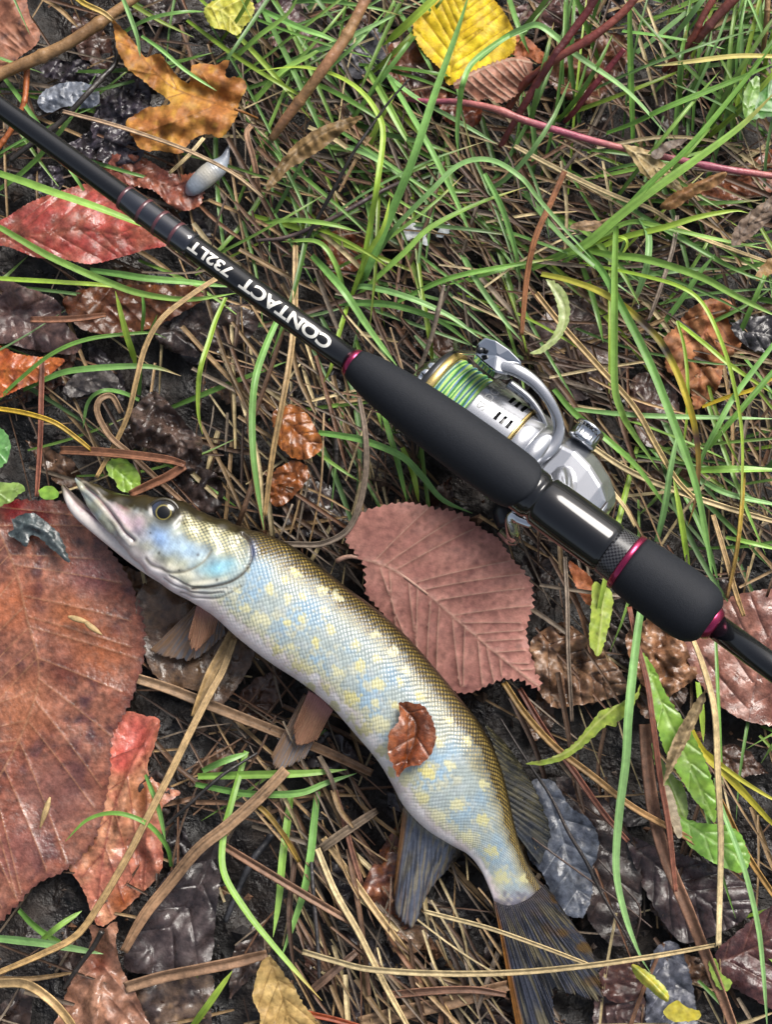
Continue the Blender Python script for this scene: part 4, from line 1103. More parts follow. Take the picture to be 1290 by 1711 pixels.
    leaf('dark violet brown leaf with straight side veins under the green leaves', [(1050, 1400), (1100, 1416), (1150, 1430), (1220, 1460), (1262, 1492), (1250, 1530), (1210, 1556), (1150, 1576), (1120, 1556), (1090, 1510), (1066, 1460)], ('#3c3032', '#4a3a3a', '#2c2426'), z=0.0075, m=M_LWET, rib=[(1056, 1410), (1130, 1470), (1230, 1540)], nv=7, vcol='#2c2224', relief=-0.0007, crumple=0.0014)
    leaf('deep maroon brown leaf at the lower right edge', [(1196, 1596), (1230, 1560), (1280, 1520), (1340, 1500), (1350, 1700), (1300, 1690), (1250, 1664), (1214, 1640)], ('#43292a', '#563533', '#332022'), z=0.0085, m=M_LWET, rib=[(1200, 1610), (1270, 1580), (1340, 1540)], nv=5, vcol='#6d4a40', relief=-0.0006)
    leaf('grey glossy leaf near the bottom edge under brown stalk', [(1096, 1586), (1128, 1574), (1148, 1610), (1160, 1660), (1164, 1740), (1090, 1740), (1080, 1660)], ('#5a5c68', '#6a6c76', '#46464e'), z=0.006, m=M_LWET, rib=[(1110, 1580), (1124, 1660), (1130, 1740)], nv=4, relief=-0.0004)
    leaf('purple brown leaf at the bottom edge right of the tail', [(996, 1660), (1030, 1640), (1070, 1650), (1080, 1700), (1060, 1740), (1000, 1740)], ('#4c3838', '#5c4642', '#382a2c'), z=0.006, m=M_LWET, rib=[(1000, 1670), (1040, 1700), (1060, 1740)], nv=4)
    leaf('small dark red brown leaf right of the tail fin', [(1004, 1622), (1034, 1606), (1068, 1616), (1074, 1660), (1040, 1676), (1010, 1664)], ('#4a302c', '#5d3c34', '#352424'), z=0.008, m=M_LWET)
    leaf('crumpled coffee brown leaf with dark ribs right of the pink leaf', [(886, 1076), (906, 1054), (940, 1040), (972, 1058), (1004, 1086), (1040, 1124), (1048, 1154), (1010, 1170), (964, 1178), (926, 1182), (898, 1150), (892, 1112)], ('#7a5a44', '#8d6c52', '#523c30'), z=0.0095, m=M_LWET, crumple=0.0026, rib=[(900, 1070), (960, 1110), (1030, 1160)], nv=5, relief=-0.0007, vcol='#4a362c', spots=(30, '#3c2c24', 5), step=5)
    leaf('folded brown leaf with black specks below the rear grip', [(1046, 1064), (1070, 1040), (1104, 1036), (1136, 1056), (1152, 1092), (1166, 1126), (1140, 1150), (1108, 1166), (1076, 1146), (1056, 1108)], ('#7d573e', '#946c4e', '#5a3e30'), z=0.0115, m=M_LWET, crumple=0.0022, rib=[(1060, 1056), (1100, 1096), (1140, 1150)], nv=4, spots=(40, '#36261e', 4), fold=[([(1070, 1130), (1120, 1096), (1150, 1090)], 0.004, 12)], step=5)
    leaf('dark folded scrap under the folded brown leaf', [(1060, 1150), (1100, 1140), (1150, 1150), (1130, 1190), (1080, 1200)], ('#4d382c', '#5d4434', '#2f2420'), z=0.006, m=M_LWET, crumple=0.0018)
    leaf('large reddish brown leaf under the butt of the rod', [(1142, 1082), (1160, 1050), (1200, 1010), (1240, 992), (1300, 984), (1350, 1000), (1360, 1210), (1300, 1212), (1252, 1206), (1210, 1184), (1176, 1150), (1156, 1116)], ('#7d5044', '#8d6052', '#63403a'), z=0.0095, m=M_LWET, rib=[(1252, 1206), (1264, 1140), (1290, 1060), (1320, 1000)], nv=5, va=48, vcol='#5c3a34', relief=-0.0004, spots=(14, '#4c302c', 6))
    leaf('yellow green strap leaf hanging below the magenta ring', [(991, 974), (1006, 978), (1022, 988), (1025, 1010), (1020, 1040), (1010, 1076), (1001, 1097), (990, 1086), (984, 1070), (988, 1020)], ('#a9bc4a', '#9cb444', '#b9c25a'), z=0.019, m=M_LGREEN, rib=[(1008, 978), (1006, 1030), (998, 1094)], nv=0, vcol='#c2cc78', spots=(5, '#5d5c2c', 3))
    leaf('small orange leaf peeking out below the carbon collar', [(950, 938), (968, 948), (988, 966), (994, 990), (986, 1012), (974, 1000), (962, 978)], ('#b06a40', '#9c5836'), z=0.014, teeth=1.5, tp=7, step=4)
    leaf('lime green pointed leaf with a notch beside the tall blade', [(878, 1276), (904, 1270), (934, 1260), (962, 1240), (986, 1210), (1004, 1188), (1030, 1178), (1062, 1160), (1070, 1142), (1068, 1162), (1050, 1192), (1034, 1206), (1026, 1216), (1014, 1212), (996, 1228), (972, 1250), (940, 1270), (912, 1278)], ('#a6b844', '#94ad3e', '#b9c45c'), z=0.020, m=M_LGREEN, rib=[(880, 1275), (950, 1256), (1000, 1206), (1068, 1150)], nv=0, vcol='#c4cc74', spots=(6, '#5a4a24', 4), step=4)
    leaf('long lanceolate green leaf below the rear grip', [(1074, 1090), (1086, 1104), (1098, 1124), (1108, 1148), (1124, 1176), (1146, 1206), (1168, 1246), (1186, 1290), (1197, 1330), (1196, 1374), (1178, 1356), (1154, 1326), (1132, 1290), (1112, 1256), (1098, 1210), (1088, 1160), (1078, 1120)], ('#7fae3c', '#8fb844', '#6d9c36'), z=0.020, m=M_LGREEN, rib=[(1076, 1094), (1104, 1170), (1140, 1250), (1192, 1366)], nv=5, va=35, vcol='#a7c76a', relief=-0.0004, spots=(7, '#4a5020', 3.5))
    leaf('green leaf with pointed base lying beside the pale bent stalk', [(1132, 1362), (1150, 1370), (1180, 1376), (1212, 1378), (1236, 1392), (1250, 1420), (1254, 1440), (1240, 1458), (1216, 1452), (1186, 1438), (1158, 1418), (1140, 1392)], ('#83b544', '#76aa40', '#96c05a'), z=0.017, m=M_LGREEN, rib=[(1134, 1366), (1184, 1400), (1250, 1440)], nv=4, va=40, vcol='#a9cc78', relief=-0.0003)
    leaf('narrow pale green leaf beside the tan seed head', [(1090, 1240), (1102, 1262), (1122, 1290), (1140, 1310), (1150, 1340), (1147, 1368), (1130, 1362), (1118, 1330), (1102, 1296), (1092, 1266)], ('#8fb050', '#a2bc66'), z=0.015, m=M_LGREEN, rib=[(1092, 1244), (1122, 1310), (1144, 1364)], nv=0, vcol='#b4c888')
    leaf('rough tan rolled dead leaf across the green leaves', [(1182, 1152), (1174, 1184), (1160, 1216), (1146, 1246), (1130, 1276), (1116, 1300), (1108, 1314), (1112, 1290), (1116, 1262), (1130, 1228), (1148, 1196), (1166, 1168)], ('#a08a66', '#b39c78', '#786448'), z=0.0245, rib=[(1182, 1153), (1146, 1230), (1109, 1312)], nv=0, crumple=0.0006, fold=[([(1182, 1153), (1146, 1230), (1109, 1312)], 0.0022, 8)], spots=(50, '#5a4a34', 3), step=4)
    leaf('bleached tan strip below the rolled dead leaf', [(1106, 1316), (1120, 1316), (1132, 1350), (1140, 1388), (1134, 1402), (1124, 1380), (1112, 1350)], ('#a8987e', '#bcae94'), z=0.020, nv=0, crumple=0.0006, step=4)
    leaf('yellow curled leaflet near the bottom right stalk, larger', [(1056, 1612), (1072, 1616), (1094, 1632), (1114, 1652), (1118, 1672), (1104, 1668), (1080, 1648), (1064, 1634)], ('#a7b23c', '#c2b844', '#8a9c34'), z=0.016, m=M_LGREEN, rib=[(1058, 1614), (1090, 1640), (1116, 1670)], nv=0, step=4, fold=[([(1058, 1614), (1116, 1670)], 0.0015, 6)])
    leaf('yellow twisted leaflet at the bottom edge', [(1110, 1690), (1130, 1672), (1150, 1684), (1170, 1690), (1166, 1704), (1140, 1708), (1120, 1704)], ('#b8a830', '#c7bc48', '#8f8a2c'), z=0.015, m=M_LGREEN, crumple=0.0018, step=4)
    leaf('small green leaflet tangled with the yellow twisted one', [(1184, 1608), (1196, 1602), (1206, 1626), (1224, 1640), (1216, 1656), (1200, 1650), (1190, 1630)], ('#7f9c3a', '#93ab48'), z=0.016, m=M_LGREEN, step=4, crumple=0.0014)
    # --- right middle and top right
    leaf('curled ginger leaf with ragged edge right of the yellow blade', [(1108, 568), (1128, 548), (1150, 520), (1178, 502), (1206, 498), (1224, 508), (1216, 526), (1224, 548), (1244, 566), (1228, 590), (1210, 612), (1204, 640), (1186, 668), (1162, 684), (1156, 660), (1140, 634), (1116, 620), (1112, 596)], ('#9c6440', '#b07a54', '#7d4a30'), z=0.012, m=M_LEAF, crumple=0.0026, rib=[(1196, 506), (1176, 570), (1166, 680)], nv=5, vcol='#8a4e38', relief=-0.0005, teeth=2.5, tp=9, fold=[([(1196, 506), (1150, 560), (1120, 610)], 0.004, 16)], step=5)
    leaf('speckled grey brown leaf above the reel bail', [(884, 566), (906, 530), (940, 502), (984, 496), (1018, 514), (1026, 570), (1022, 632), (992, 662), (950, 670), (914, 648), (892, 610)], ('#5c4a46', '#6d5850', '#463a3a'), z=0.008, m=M_LWET, spots=(60, '#342a2a', 4), crumple=0.0014, rib=[(890, 580), (950, 580), (1020, 560)], nv=4)
    leaf('dark chocolate leaf below the ginger leaf', [(1056, 636), (1090, 622), (1124, 640), (1136, 690), (1120, 736), (1086, 748), (1060, 710)], ('#4c3630', '#5c443a', '#38282a'), z=0.007, m=M_LWET, crumple=0.0018, spots=(14, '#2a2020', 5))
    leaf('black ribbed leaf beside the ginger leaf', [(1222, 548), (1246, 532), (1290, 528), (1340, 540), (1340, 590), (1290, 590), (1250, 580)], ('#2c2a2e', '#3a383c', '#222024'), z=0.014, m=M_LWET, rib=[(1224, 550), (1280, 558), (1340, 565)], nv=5, relief=-0.0006, vcol='#4a4848')
    leaf('dark red brown leaf under the ginger leaf', [(1196, 600), (1230, 570), (1290, 576), (1300, 612), (1270, 640), (1230, 650), (1204, 634)], ('#4f3026', '#3c2622', '#62402e'), z=0.0075, m=M_LWET, crumple=0.002)
    leaf('curved sage green leaf above the reel', [(884, 590), (908, 578), (926, 556), (934, 530), (928, 500), (920, 480), (912, 466), (930, 472), (944, 486), (952, 508), (952, 532), (942, 556), (924, 578), (904, 590)], ('#a2b06a', '#8fa35c', '#b0ba80'), z=0.026, m=M_LGREEN, rib=[(916, 468), (942, 510), (936, 556), (888, 590)], nv=0, vcol='#bcc68e', step=4, relief=-0.0003)
    leaf('tan striped dead leaf hanging on the pink stem', [(1040, 242), (1060, 244), (1082, 250), (1104, 266), (1122, 286), (1136, 306), (1140, 318), (1116, 312), (1090, 302), (1072, 288), (1056, 264)], ('#9c8658', '#ac966a', '#7c6840'), z=0.028, rib=[(1042, 243), (1090, 276), (1138, 316)], nv=3, va=20, vcol='#c4b288', relief=0.0005, crumple=0.001, step=4)
    leaf('grey brown curled leaf beside the tan hanging leaf', [(1088, 258), (1104, 242), (1126, 234), (1150, 232), (1138, 242), (1116, 252), (1102, 266)], ('#66584e', '#7a6a5c', '#4c423c'), z=0.030, crumple=0.001, step=4)
    leaf('brown folded leaf below the pink stem at right', [(1104, 346), (1130, 320), (1170, 302), (1210, 286), (1214, 296), (1196, 312), (1160, 328), (1126, 350)], ('#8a6240', '#a07a50', '#6a482e'), z=0.022, m=M_LEAF, rib=[(1106, 346), (1160, 314), (1212, 288)], nv=0, fold=[([(1106, 346), (1160, 314), (1212, 288)], 0.002, 8)], step=4)
    leaf('rust brown leaf behind the wide blades at right', [(1140, 330), (1200, 300), (1290, 250), (1330, 240), (1330, 300), (1260, 330), (1190, 350)], ('#6f3f26', '#8a5032', '#52301f'), z=0.010, m=M_LWET, rib=[(1150, 330), (1240, 300), (1320, 260)], nv=4)
    leaf('dusky curled narrow leaf at the right edge', [(1226, 412), (1224, 396), (1232, 376), (1250, 358), (1276, 338), (1310, 318), (1310, 344), (1280, 374), (1256, 396)], ('#6f5c4e', '#84705e', '#54463e'), z=0.030, rib=[(1228, 410), (1256, 372), (1308, 330)], nv=4, va=30, vcol='#4c4038', relief=-0.0004)
    leaf('brown pointed scrap at the right edge below the dusky leaf', [(1264, 470), (1272, 446), (1300, 424), (1330, 420), (1320, 446), (1290, 458)], ('#8a6a40', '#9c7c4c'), z=0.020, rib=[(1266, 468), (1310, 430)], nv=0)
    leaf('brown slim dead leaf with yellow stalk in the tuft', [(953, 380), (970, 370), (1000, 368), (1020, 362), (1042, 350), (1032, 366), (1008, 380), (984, 386)], ('#84684a', '#9a7e5c', '#644c36'), z=0.022, rib=[(954, 380), (1000, 374), (1040, 352)], nv=0, vcol='#5c4832', step=4)
    leaf('rust brown rough leaf in the grass above the blank', [(536, 396), (560, 386), (596, 388), (616, 404), (612, 436), (590, 456), (560, 458), (544, 432)], ('#7a452e', '#8d5438', '#5c3424'), z=0.006, m=M_LWET, crumple=0.0018, spots=(20, '#5a3020', 4))
    leaf('slate grey leaf beside the tan stem', [(560, 80), (590, 50), (630, 48), (656, 78), (650, 110), (616, 130), (580, 124)], ('#56545a', '#66646a', '#403e44'), z=0.008, m=M_LWET, crumple=0.0014, rib=[(566, 84), (610, 90), (650, 104)], nv=3)
    leaf('mauve brown leaf behind the grass near the pale yellow leaf', [(424, 10), (470, -6), (500, 8), (510, 40), (484, 56), (450, 44)], ('#5c4446', '#6e5452', '#463638'), z=0.009, m=M_LWET, rib=[(426, 16), (470, 24), (508, 44)], nv=4)
    leaf('pinkish brown flat leaf under the grass by the maple leaf', [(448, 62), (490, 44), (524, 54), (540, 76), (510, 88), (470, 84)], ('#7a5a56', '#8a6a62', '#5c4444'), z=0.008, m=M_LWET)
    leaf('translucent white petal scrap in the grass, larger', [(672, 394), (680, 376), (698, 372), (714, 382), (712, 396), (716, 410), (706, 408), (694, 398), (676, 402)], ('#b9bfc4', '#d2d4d4'), z=0.014, step=3.5, crumple=0.0008)
    leaf('translucent white petal scrap in the grass, smaller', [(728, 392), (738, 380), (752, 374), (750, 388), (738, 396)], ('#b4bbc0', '#ccd0d0'), z=0.014, step=3, crumple=0.0004)
    leaf('charcoal shrivelled leaf on the large rusty leaf', [(20, 868), (40, 858), (62, 860), (78, 874), (94, 886), (104, 904), (110, 922), (116, 940), (102, 932), (84, 916), (66, 900), (50, 894), (44, 914), (30, 904), (12, 892), (22, 884)], ('#3c4446', '#4c5658', '#2a3032'), z=0.0125, m=M_LWET, crumple=0.0010, step=3.5, fold=[([(30, 870), (80, 890), (112, 936)], 0.0012, 6)])
    # black shrivelled leaves around the slug
    for i, (cx, cy, w, h, zz) in enumerate(((185, 200, 40, 52, .011), (222, 168, 30, 44, .013), (205, 250, 44, 36, .012), (150, 250, 44, 30, .009), (75, 300, 38, 28, .008), (120, 120, 52, 24, .007))):
        rr = np.random.default_rng(400 + i)
        poly = [(cx + w * math.cos(t) * rr.uniform(0.7, 1.15), cy + h * math.sin(t) * rr.uniform(0.7, 1.15)) for t in np.linspace(0, 2 * np.pi, 11, endpoint=False)]
        leaf('shrivelled black wet leaf in the hollow between maple leaf and blank', poly, ('#312b2e', '#47404a', '#221e20'), z=zz, m=M_LWET, crumple=0.0026, rib=[(cx - w * .8, cy - h * .5), (cx, cy), (cx + w * .8, cy + h * .5)], nv=3, relief=-0.0005, group='shrivelled black leaves round the slug')
    # seed husks on the big leaf
    for i, (p0, p1, lab) in enumerate((((113, 1030), (150, 1041), 'pale grass seed husk on the rusty leaf, upper of the crossed pair'), ((140, 1039), (170, 1061), 'pale grass seed husk on the rusty leaf, lower of the crossed pair'), ((83, 1332), (66, 1384), 'single pale seed husk low on the rusty leaf'))):
        a_, b_ = np.array(p0, float), np.array(p1, float)
        pts = [W(a_ + (b_ - a_) * t, 0.0125) for t in (0, 0.25, 0.6, 1)]
        o = sweep('seed_husk', pts, [0.0003, 0.0009, 0.0009, 0.0002], M_STRAW, None, flat=0.6, nseg=8, n=18, col=lambda t: mix(hx('#c2a878'), hx('#a88c60'), t))
        origin_to(o, pts[1]); tag(o, lab, 'seed husk', 'seed husks on the large leaf')
make_leaves()

# dark leaves that fill the litter below
LIT = ('soaked black brown', 'soaked russet brown toothed', 'soaked slate grey', 'soaked tan brown toothed', 'soaked charcoal', 'soaked reddish brown toothed', 'soaked dull umber')
def litter_leaves():
    protos = []
    for i in range(7):
        rr = np.random.default_rng(900 + i)
        L, Wd = 60, rr.uniform(22, 34)
        up, lo = [], []
        for t in np.linspace(0.05, 0.95, 9):
            w = Wd * math.sin(math.pi * t ** 0.8) * rr.uniform(0.85, 1.12)
            up.append((645 - L + 2 * L * t, 855 - w)); lo.append((645 - L + 2 * L * t, 855 + w))
        poly = [(645 - L, 855)] + up + [(645 + L, 855)] + lo[::-1]
        cols = [('#362b28', '#4a3a34', '#241e1e'), ('#4b342a', '#5d4234', '#33261f'), ('#3a3436', '#4b4448', '#2a2628'), ('#5d4433', '#6d523f', '#42302a'), ('#2e2a2c', '#3c3638', '#201d1f'), ('#54382e', '#43302a', '#6b4a38'), ('#403634', '#544640', '#2c2524')][i]
        o = leaf('x', poly, cols, rib=[(645 - L, 855), (645, 855 + rr.uniform(-6, 6)), (645 + L, 855)], nv=5, z=0.003, m=M_LWET, crumple=0.0020, relief=-0.0005, teeth=2.0 if i % 2 else 0, curl=0.06, step=6.5, seed=950 + i)
        protos.append(o)
    r = np.random.default_rng(17)
    pts = []
    tries = 0
    while len(pts) < 150 and tries < 9000:
        tries += 1
        p = r.uniform((-180, -180), (1470, 1890))
        if all(np.hypot(*(p - q)) > 92 for q in pts):
            pts.append(p)
    for i, p in enumerate(pts):
        src = protos[i % 7]
        o = src if i < 7 else src.copy()
        if i >= 7:
            COL.objects.link(o)
        zz = r.uniform(0.0012, 0.0045)
        o.location = W(p, zz)
        o.rotation_euler = (r.normal(0, 0.10), r.normal(0, 0.10), r.uniform(0, 6.28))
        s = r.uniform(0.75, 1.25)
        o.scale = (s, s * r.uniform(0.8, 1.1), s)
        tag(o, LIT[i % 7] + ' leaf pressed into the soil beneath grass and straw', 'leaf', LIT[i % 7] + ' leaves pressed into the soil')
litter_leaves()

# ------------------------------------------------------------------ blades, stalks and twigs
FISH_POLY = np.array(DORS + [(930, 1520), (1000, 1590), (1012, 1680), (930, 1760), (860, 1760), (838, 1560)] + VENT[::-1] + [(100, 812)], float)
CLEAR = [(FISH_POLY, 0.0050),
         (np.array([(0, 838), (110, 842), (205, 950), (241, 1060), (214, 1180), (182, 1300), (110, 1452), (20, 1520), (-120, 1570), (-200, 1150)], float), 0.0045),
         (np.array([(578, 888), (684, 840), (802, 882), (886, 970), (904, 1150), (772, 1158), (636, 1020)], float), 0.0070),
         (np.array([(172, 1196), (266, 1206), (300, 1326), (272, 1440), (166, 1548), (116, 1430)], float), 0.0050),
         (np.array([(-60, 385), (160, 306), (282, 404), (150, 441), (-60, 420)], float), 0.0080),
         (np.array([(690, 45), (760, -10), (838, 14), (890, 106), (834, 172), (757, 143)], float), 0.0080),
         (np.array([(186, 30), (269, 90), (382, 100), (412, 147), (370, 230), (236, 250), (209, 207), (256, 149)], float), 0.0090),
         (np.array([(226, 1000), (276, 966), (420, 1074), (370, 1178), (282, 1146)], float), 0.0040),
         (np.array([(884, 1316), (926, 1306), (1000, 1398), (976, 1530), (906, 1460)], float), 0.0045),
         (np.array([(300, 326), (372, 240), (390, 245), (384, 290), (330, 335)], float), 0.0060),
         (np.array([(1142, 1082), (1240, 992), (1350, 1000), (1360, 1210), (1210, 1184)], float), 0.0050),
         (np.array([(206, 1606), (256, 1494), (348, 1408), (368, 1460), (352, 1604), (220, 1624)], float), 0.0050),
         (np.array([(674, 1346), (776, 1421), (718, 1490), (690, 1551), (657, 1520)], float), 0.0045),
         (np.array([(448, 1598), (540, 1730), (434, 1740), (422, 1668)], float), 0.0080),
         (np.array([(1074, 1090), (1146, 1206), (1250, 1400), (1250, 1458), (1130, 1362), (1090, 1160)], float), 0.0100),
         (np.array([(700, 600), (800, 560), (880, 590), (950, 700), (1030, 850), (860, 900), (690, 700)], float), 0.0070)]
def cap(px, z):
    z = np.array(z, float)
    for poly, zm in CLEAR:
        lo, hi = poly.min(0) - 1, poly.max(0) + 1
        k = (px[:, 0] > lo[0]) & (px[:, 0] < hi[0]) & (px[:, 1] > lo[1]) & (px[:, 1] < hi[1])
        if k.any():
            kk = np.where(k)[0]
            ins = inside(px[kk], poly)
            z[kk[ins]] = np.minimum(z[kk[ins]], zm)
    return z

def ribbon(px, z, w, col0, col1, n=None, fold=0.35, twist=0.0, tip=1.0, base=0.75, mid=None, seed=0, across=5, tipcol=None, fib=0.07, dark=None):
    """blade along a pixel polyline: returns V, F, C. w in pixels. tip 1 = tapers to a point"""
    px = np.asarray(px, float)
    L = np.linalg.norm(np.diff(px, axis=0), axis=1).sum()
    n = n or int(np.clip(L / 6, 8, 90))
    zz = np.interp(np.linspace(0, 1, len(px)), np.linspace(0, 1, len(np.atleast_1d(z))), np.atleast_1d(z))
    C = crom(np.hstack([px, zz[:, None] * 5000]), n)
    P = W(C[:, :2], C[:, 2] / 5000)
    u = np.linspace(0, 1, n)
    r = np.random.default_rng(seed)
    wid = np.interp(u, [0, 0.25, 0.6, 0.85, 1.0], [base, 1, 0.95, 1 - 0.35 * tip, max(0.05, 1 - tip)]) * w / 2 / 5200
    T = np.gradient(P, axis=0); T /= np.linalg.norm(T, axis=1)[:, None] + 1e-12
    B = np.cross(T, [0, 0, 1.0]); B /= np.linalg.norm(B, axis=1)[:, None] + 1e-9
    N = np.cross(B, T)
    tw = twist * np.sin(u * r.uniform(2, 5) + r.uniform(0, 6)) + r.normal(0, 0.18)
    B2 = B * np.cos(tw)[:, None] + N * np.sin(tw)[:, None]
    N2 = -B * np.sin(tw)[:, None] + N * np.cos(tw)[:, None]
    v = np.linspace(-1, 1, across)
    V = P[:, None] + (wid[:, None] * v[None])[..., None] * B2[:, None] + (wid[:, None] * fold * (np.abs(v) - 0.4)[None])[..., None] * N2[:, None]
    c0, c1 = hx(col0), hx(col1)
    c = mix(c0, c1, u)
    cc = np.repeat(c[:, None], across, 1)
    ml = hx(mid) if mid else c0 * 1.25
    k = np.exp(-(v / 0.3) ** 2)
    cc = cc * (1 - 0.45 * k[None, :, None]) + ml * 0.45 * k[None, :, None]
    cc = cc * (1 + 0.10 * np.sin(v * 7 + seed)[None, :, None]) * (1 + 0.08 * np.sin(u * 11 + seed)[:, None, None])
    cc = cc * (1 + fib * r.normal(0, 1, (1, across, 1)) + 0.5 * fib * r.normal(0, 1, (n, across, 1)) + 0.8 * fib * np.interp(u, np.linspace(0, 1, 9), r.normal(0, 1, 9))[:, None, None])
    if tipcol:
        cc = mix(cc, hx(tipcol), np.repeat(sm(0.78, 0.97, u)[:, None], across, 1))
    if dark:
        for (uc, us, h) in dark:
            cc = mix(cc, hx(h), np.repeat(np.exp(-((u - uc) / us) ** 2)[:, None], across, 1))
    return V.reshape(-1, 3), grid_faces(n, across), cc.reshape(-1, 3)

GC = (('#7ea84a', '#9ac062'), ('#6f9f50', '#88b464'), ('#8cb03c', '#acc452'), ('#608c3e', '#7ca84c'), ('#78a45e', '#92b878'))
DASH = 'green grass blade'
BL = []   # (label, points, width, z, colour index or pair, extra)
def B(label, pts, w, z, c, **k):
    BL.append((label, pts, w, z, c, k))

def make_blades():
    T1 = [  # tuft rooted beside the blank, fanning up and right
        ([(606, 470), (615, 450), (657, 349), (692, 262), (727, 157), (762, 59), (786, -16)], 15, (.010, .034, .046), 1),
        ([(598, 478), (605, 450), (620, 370), (630, 310), (640, 227), (630, 188), (600, 150), (556, 124), (500, 112), (430, 118)], 10, (.010, .034, .030, .020), 2),
        ([(600, 480), (640, 410), (664, 377), (716, 324), (769, 275), (821, 268), (870, 296), (900, 332), (945, 384), (993, 436)], 10, (.010, .030, .036, .020), 4),
        ([(592, 500), (629, 465), (678, 420), (720, 380), (800, 340), (880, 312)], 10, (.010, .024, .022), 0),
        ([(521, 427), (545, 452), (577, 490), (619, 553), (664, 612)], 13, (.012, .022, .014), 1),
        ([(566, 507), (610, 506), (664, 511), (734, 535), (790, 577)], 12, (.010, .020, .016), 1),
        ([(588, 484), (612, 479), (682, 497), (751, 528), (802, 565)], 11, (.010, .022, .018), 4),
        ([(664, 504), (751, 465), (870, 441), (930, 432)], 9, (.012, .020, .014), 3),
        ([(580, 512), (566, 560), (554, 612), (540, 640)], 9, (.010, .018, .010), 2),
        ([(586, 500), (612, 430), (640, 380), (652, 330)], 9, (.010, .026, .030), 2),
        ([(578, 500), (560, 440), (530, 404), (470, 404)], 9, (.010, .022, .012), 0),
    ]
    T2 = [  # tuft in the upper right, rooted at a dark node, fanning right
        ([(890, 447), (935, 428), (980, 408), (1030, 366), (1084, 324), (1171, 262), (1241, 209), (1300, 150)], 17, (.010, .030, .044), 0),
        ([(895, 446), (960, 418), (1014, 384), (1084, 310), (1154, 244), (1241, 140), (1300, 66)], 12, (.010, .032, .046), 3),
        ([(980, 418), (1020, 426), (1084, 434), (1171, 462), (1230, 494), (1310, 534)], 13, (.016, .028, .030), 0),
        ([(978, 420), (1006, 452), (1035, 504), (1084, 601), (1126, 706), (1160, 800), (1178, 880), (1194, 985)], 14, (.018, .034, .030, .016), 1),
        ([(968, 440), (1014, 448), (1080, 462), (1136, 479), (1172, 504), (1200, 556), (1224, 629), (1241, 734), (1238, 880)], 7, (.014, .030, .032, .018), 2),
        ([(970, 430), (1040, 398), (1110, 380), (1170, 362), (1228, 352), (1252, 356)], 11, (.014, .026, .024), 2),
        ([(940, 440), (1040, 375), (1100, 378), (1180, 396), (1290, 418)], 9, (.014, .022, .020), 0),
        ([(985, 412), (1020, 396), (1044, 398), (1048, 410), (1036, 432)], 7, (.016, .026, .022), 2),
        ([(1070, 364), (1084, 392), (1082, 440), (1070, 480), (1056, 514)], 12, (.020, .024, .014), 4),
        ([(1030, 378), (1028, 460), (1028, 525), (1028, 643), (1040, 690), (1056, 720), (1102, 786)], 13, (.024, .034, .026, .012), 0),
        ([(890, 446), (850, 448), (800, 462), (740, 478)], 8, (.010, .018, .012), 3),
    ]
    tufts = (('leafy green grass tuft rooted beside the black blank', T1, (585, 500)), ('green grass tuft fanning right from a dark node above the reel', T2, (893, 446)))
    sd = 0
    for label, blades, root in tufts:
        e = empty('grass_tuft', W(root, 0.004), label, 'grass')
        for pts, w, z, c in blades:
            sd += 1
            V, F, C = ribbon(pts, z, w, *GC[c], twist=0.25, across=7, seed=sd, tipcol='#b0a860' if sd % 4 == 0 else None)
            o = build('blade', V, F, M_GRASS, C * 1.12); adopt(o, e)
    S_ = 'green grass blades lying singly in the litter'
    B('long green blade arching over the curled pinkish leaf to the pink stem', [(800, 100), (840, 66), (870, 50), (899, 42), (930, 62), (962, 91), (1049, 153), (1119, 230)], 11, (.026, .040, .024), 4)
    B('hooked green blade drooping in front of the yellow leaf', [(880, 48), (840, 66), (790, 105), (774, 140), (769, 167), (764, 220), (767, 268)], 10, (.030, .036, .014), 1)
    B('broad green blade tip pointing at the yellow leaf', [(640, 76), (670, 50), (700, 22), (740, -14)], 15, (.014, .026, .030), 2, rev=1)
    B('slim dark green blade running up to the right edge above the pink stem', [(1014, 223), (1060, 206), (1119, 178), (1224, 136), (1300, 104)], 11, (.014, .030, .036), 3)
    B('upright dark green blade between the red stems', [(1058, 240), (1054, 105), (1053, 17), (1056, -20)], 11, (.010, .034, .040), 3)
    B('green blade crossing flat under the red stems', [(1040, 52), (1100, 60), (1170, 72), (1212, 82)], 9, (.018, .026, .022), 1)
    B('green blade from the right edge down to the yellow blade', [(1300, 566), (1231, 657), (1200, 712), (1175, 762), (1166, 808)], 10, (.026, .026, .012), 1)
    B('green blade beside it joining the same root', [(1300, 612), (1241, 682), (1200, 730), (1172, 766)], 10, (.022, .022, .012), 3)
    B('horizontal green blade at the right edge beside the reel', [(1172, 786), (1220, 784), (1310, 786)], 13, (.014, .020, .018), 0)
    B('dark green blade slanting from reel bail to the rear grip', [(926, 650), (960, 690), (1014, 734), (1067, 783), (1119, 856)], 11, (.012, .022, .014), 3)
    B('blue green level blade right of the reel', [(960, 684), (1040, 692), (1119, 696), (1300, 700)], 9, (.016, .022, .020), 4)
    B('short blue green blade standing above the rear grip', [(1098, 905), (1112, 846), (1122, 780), (1136, 712)], 11, (.010, .020, .022), 4)
    B('yellow green upright blade above the rear grip', [(1150, 945), (1142, 890), (1134, 840), (1126, 800)], 11, (.010, .020, .020), 2)
    B('short green blade with a drop at its tip near the ginger leaf', [(1102, 550), (1140, 500), (1170, 456), (1196, 424)], 10, (.010, .020, .026), 1)
    B('thin green blade crossing in front of the ginger leaf', [(1132, 538), (1180, 576), (1224, 612), (1300, 662)], 8, (.018, .024, .020), 2)
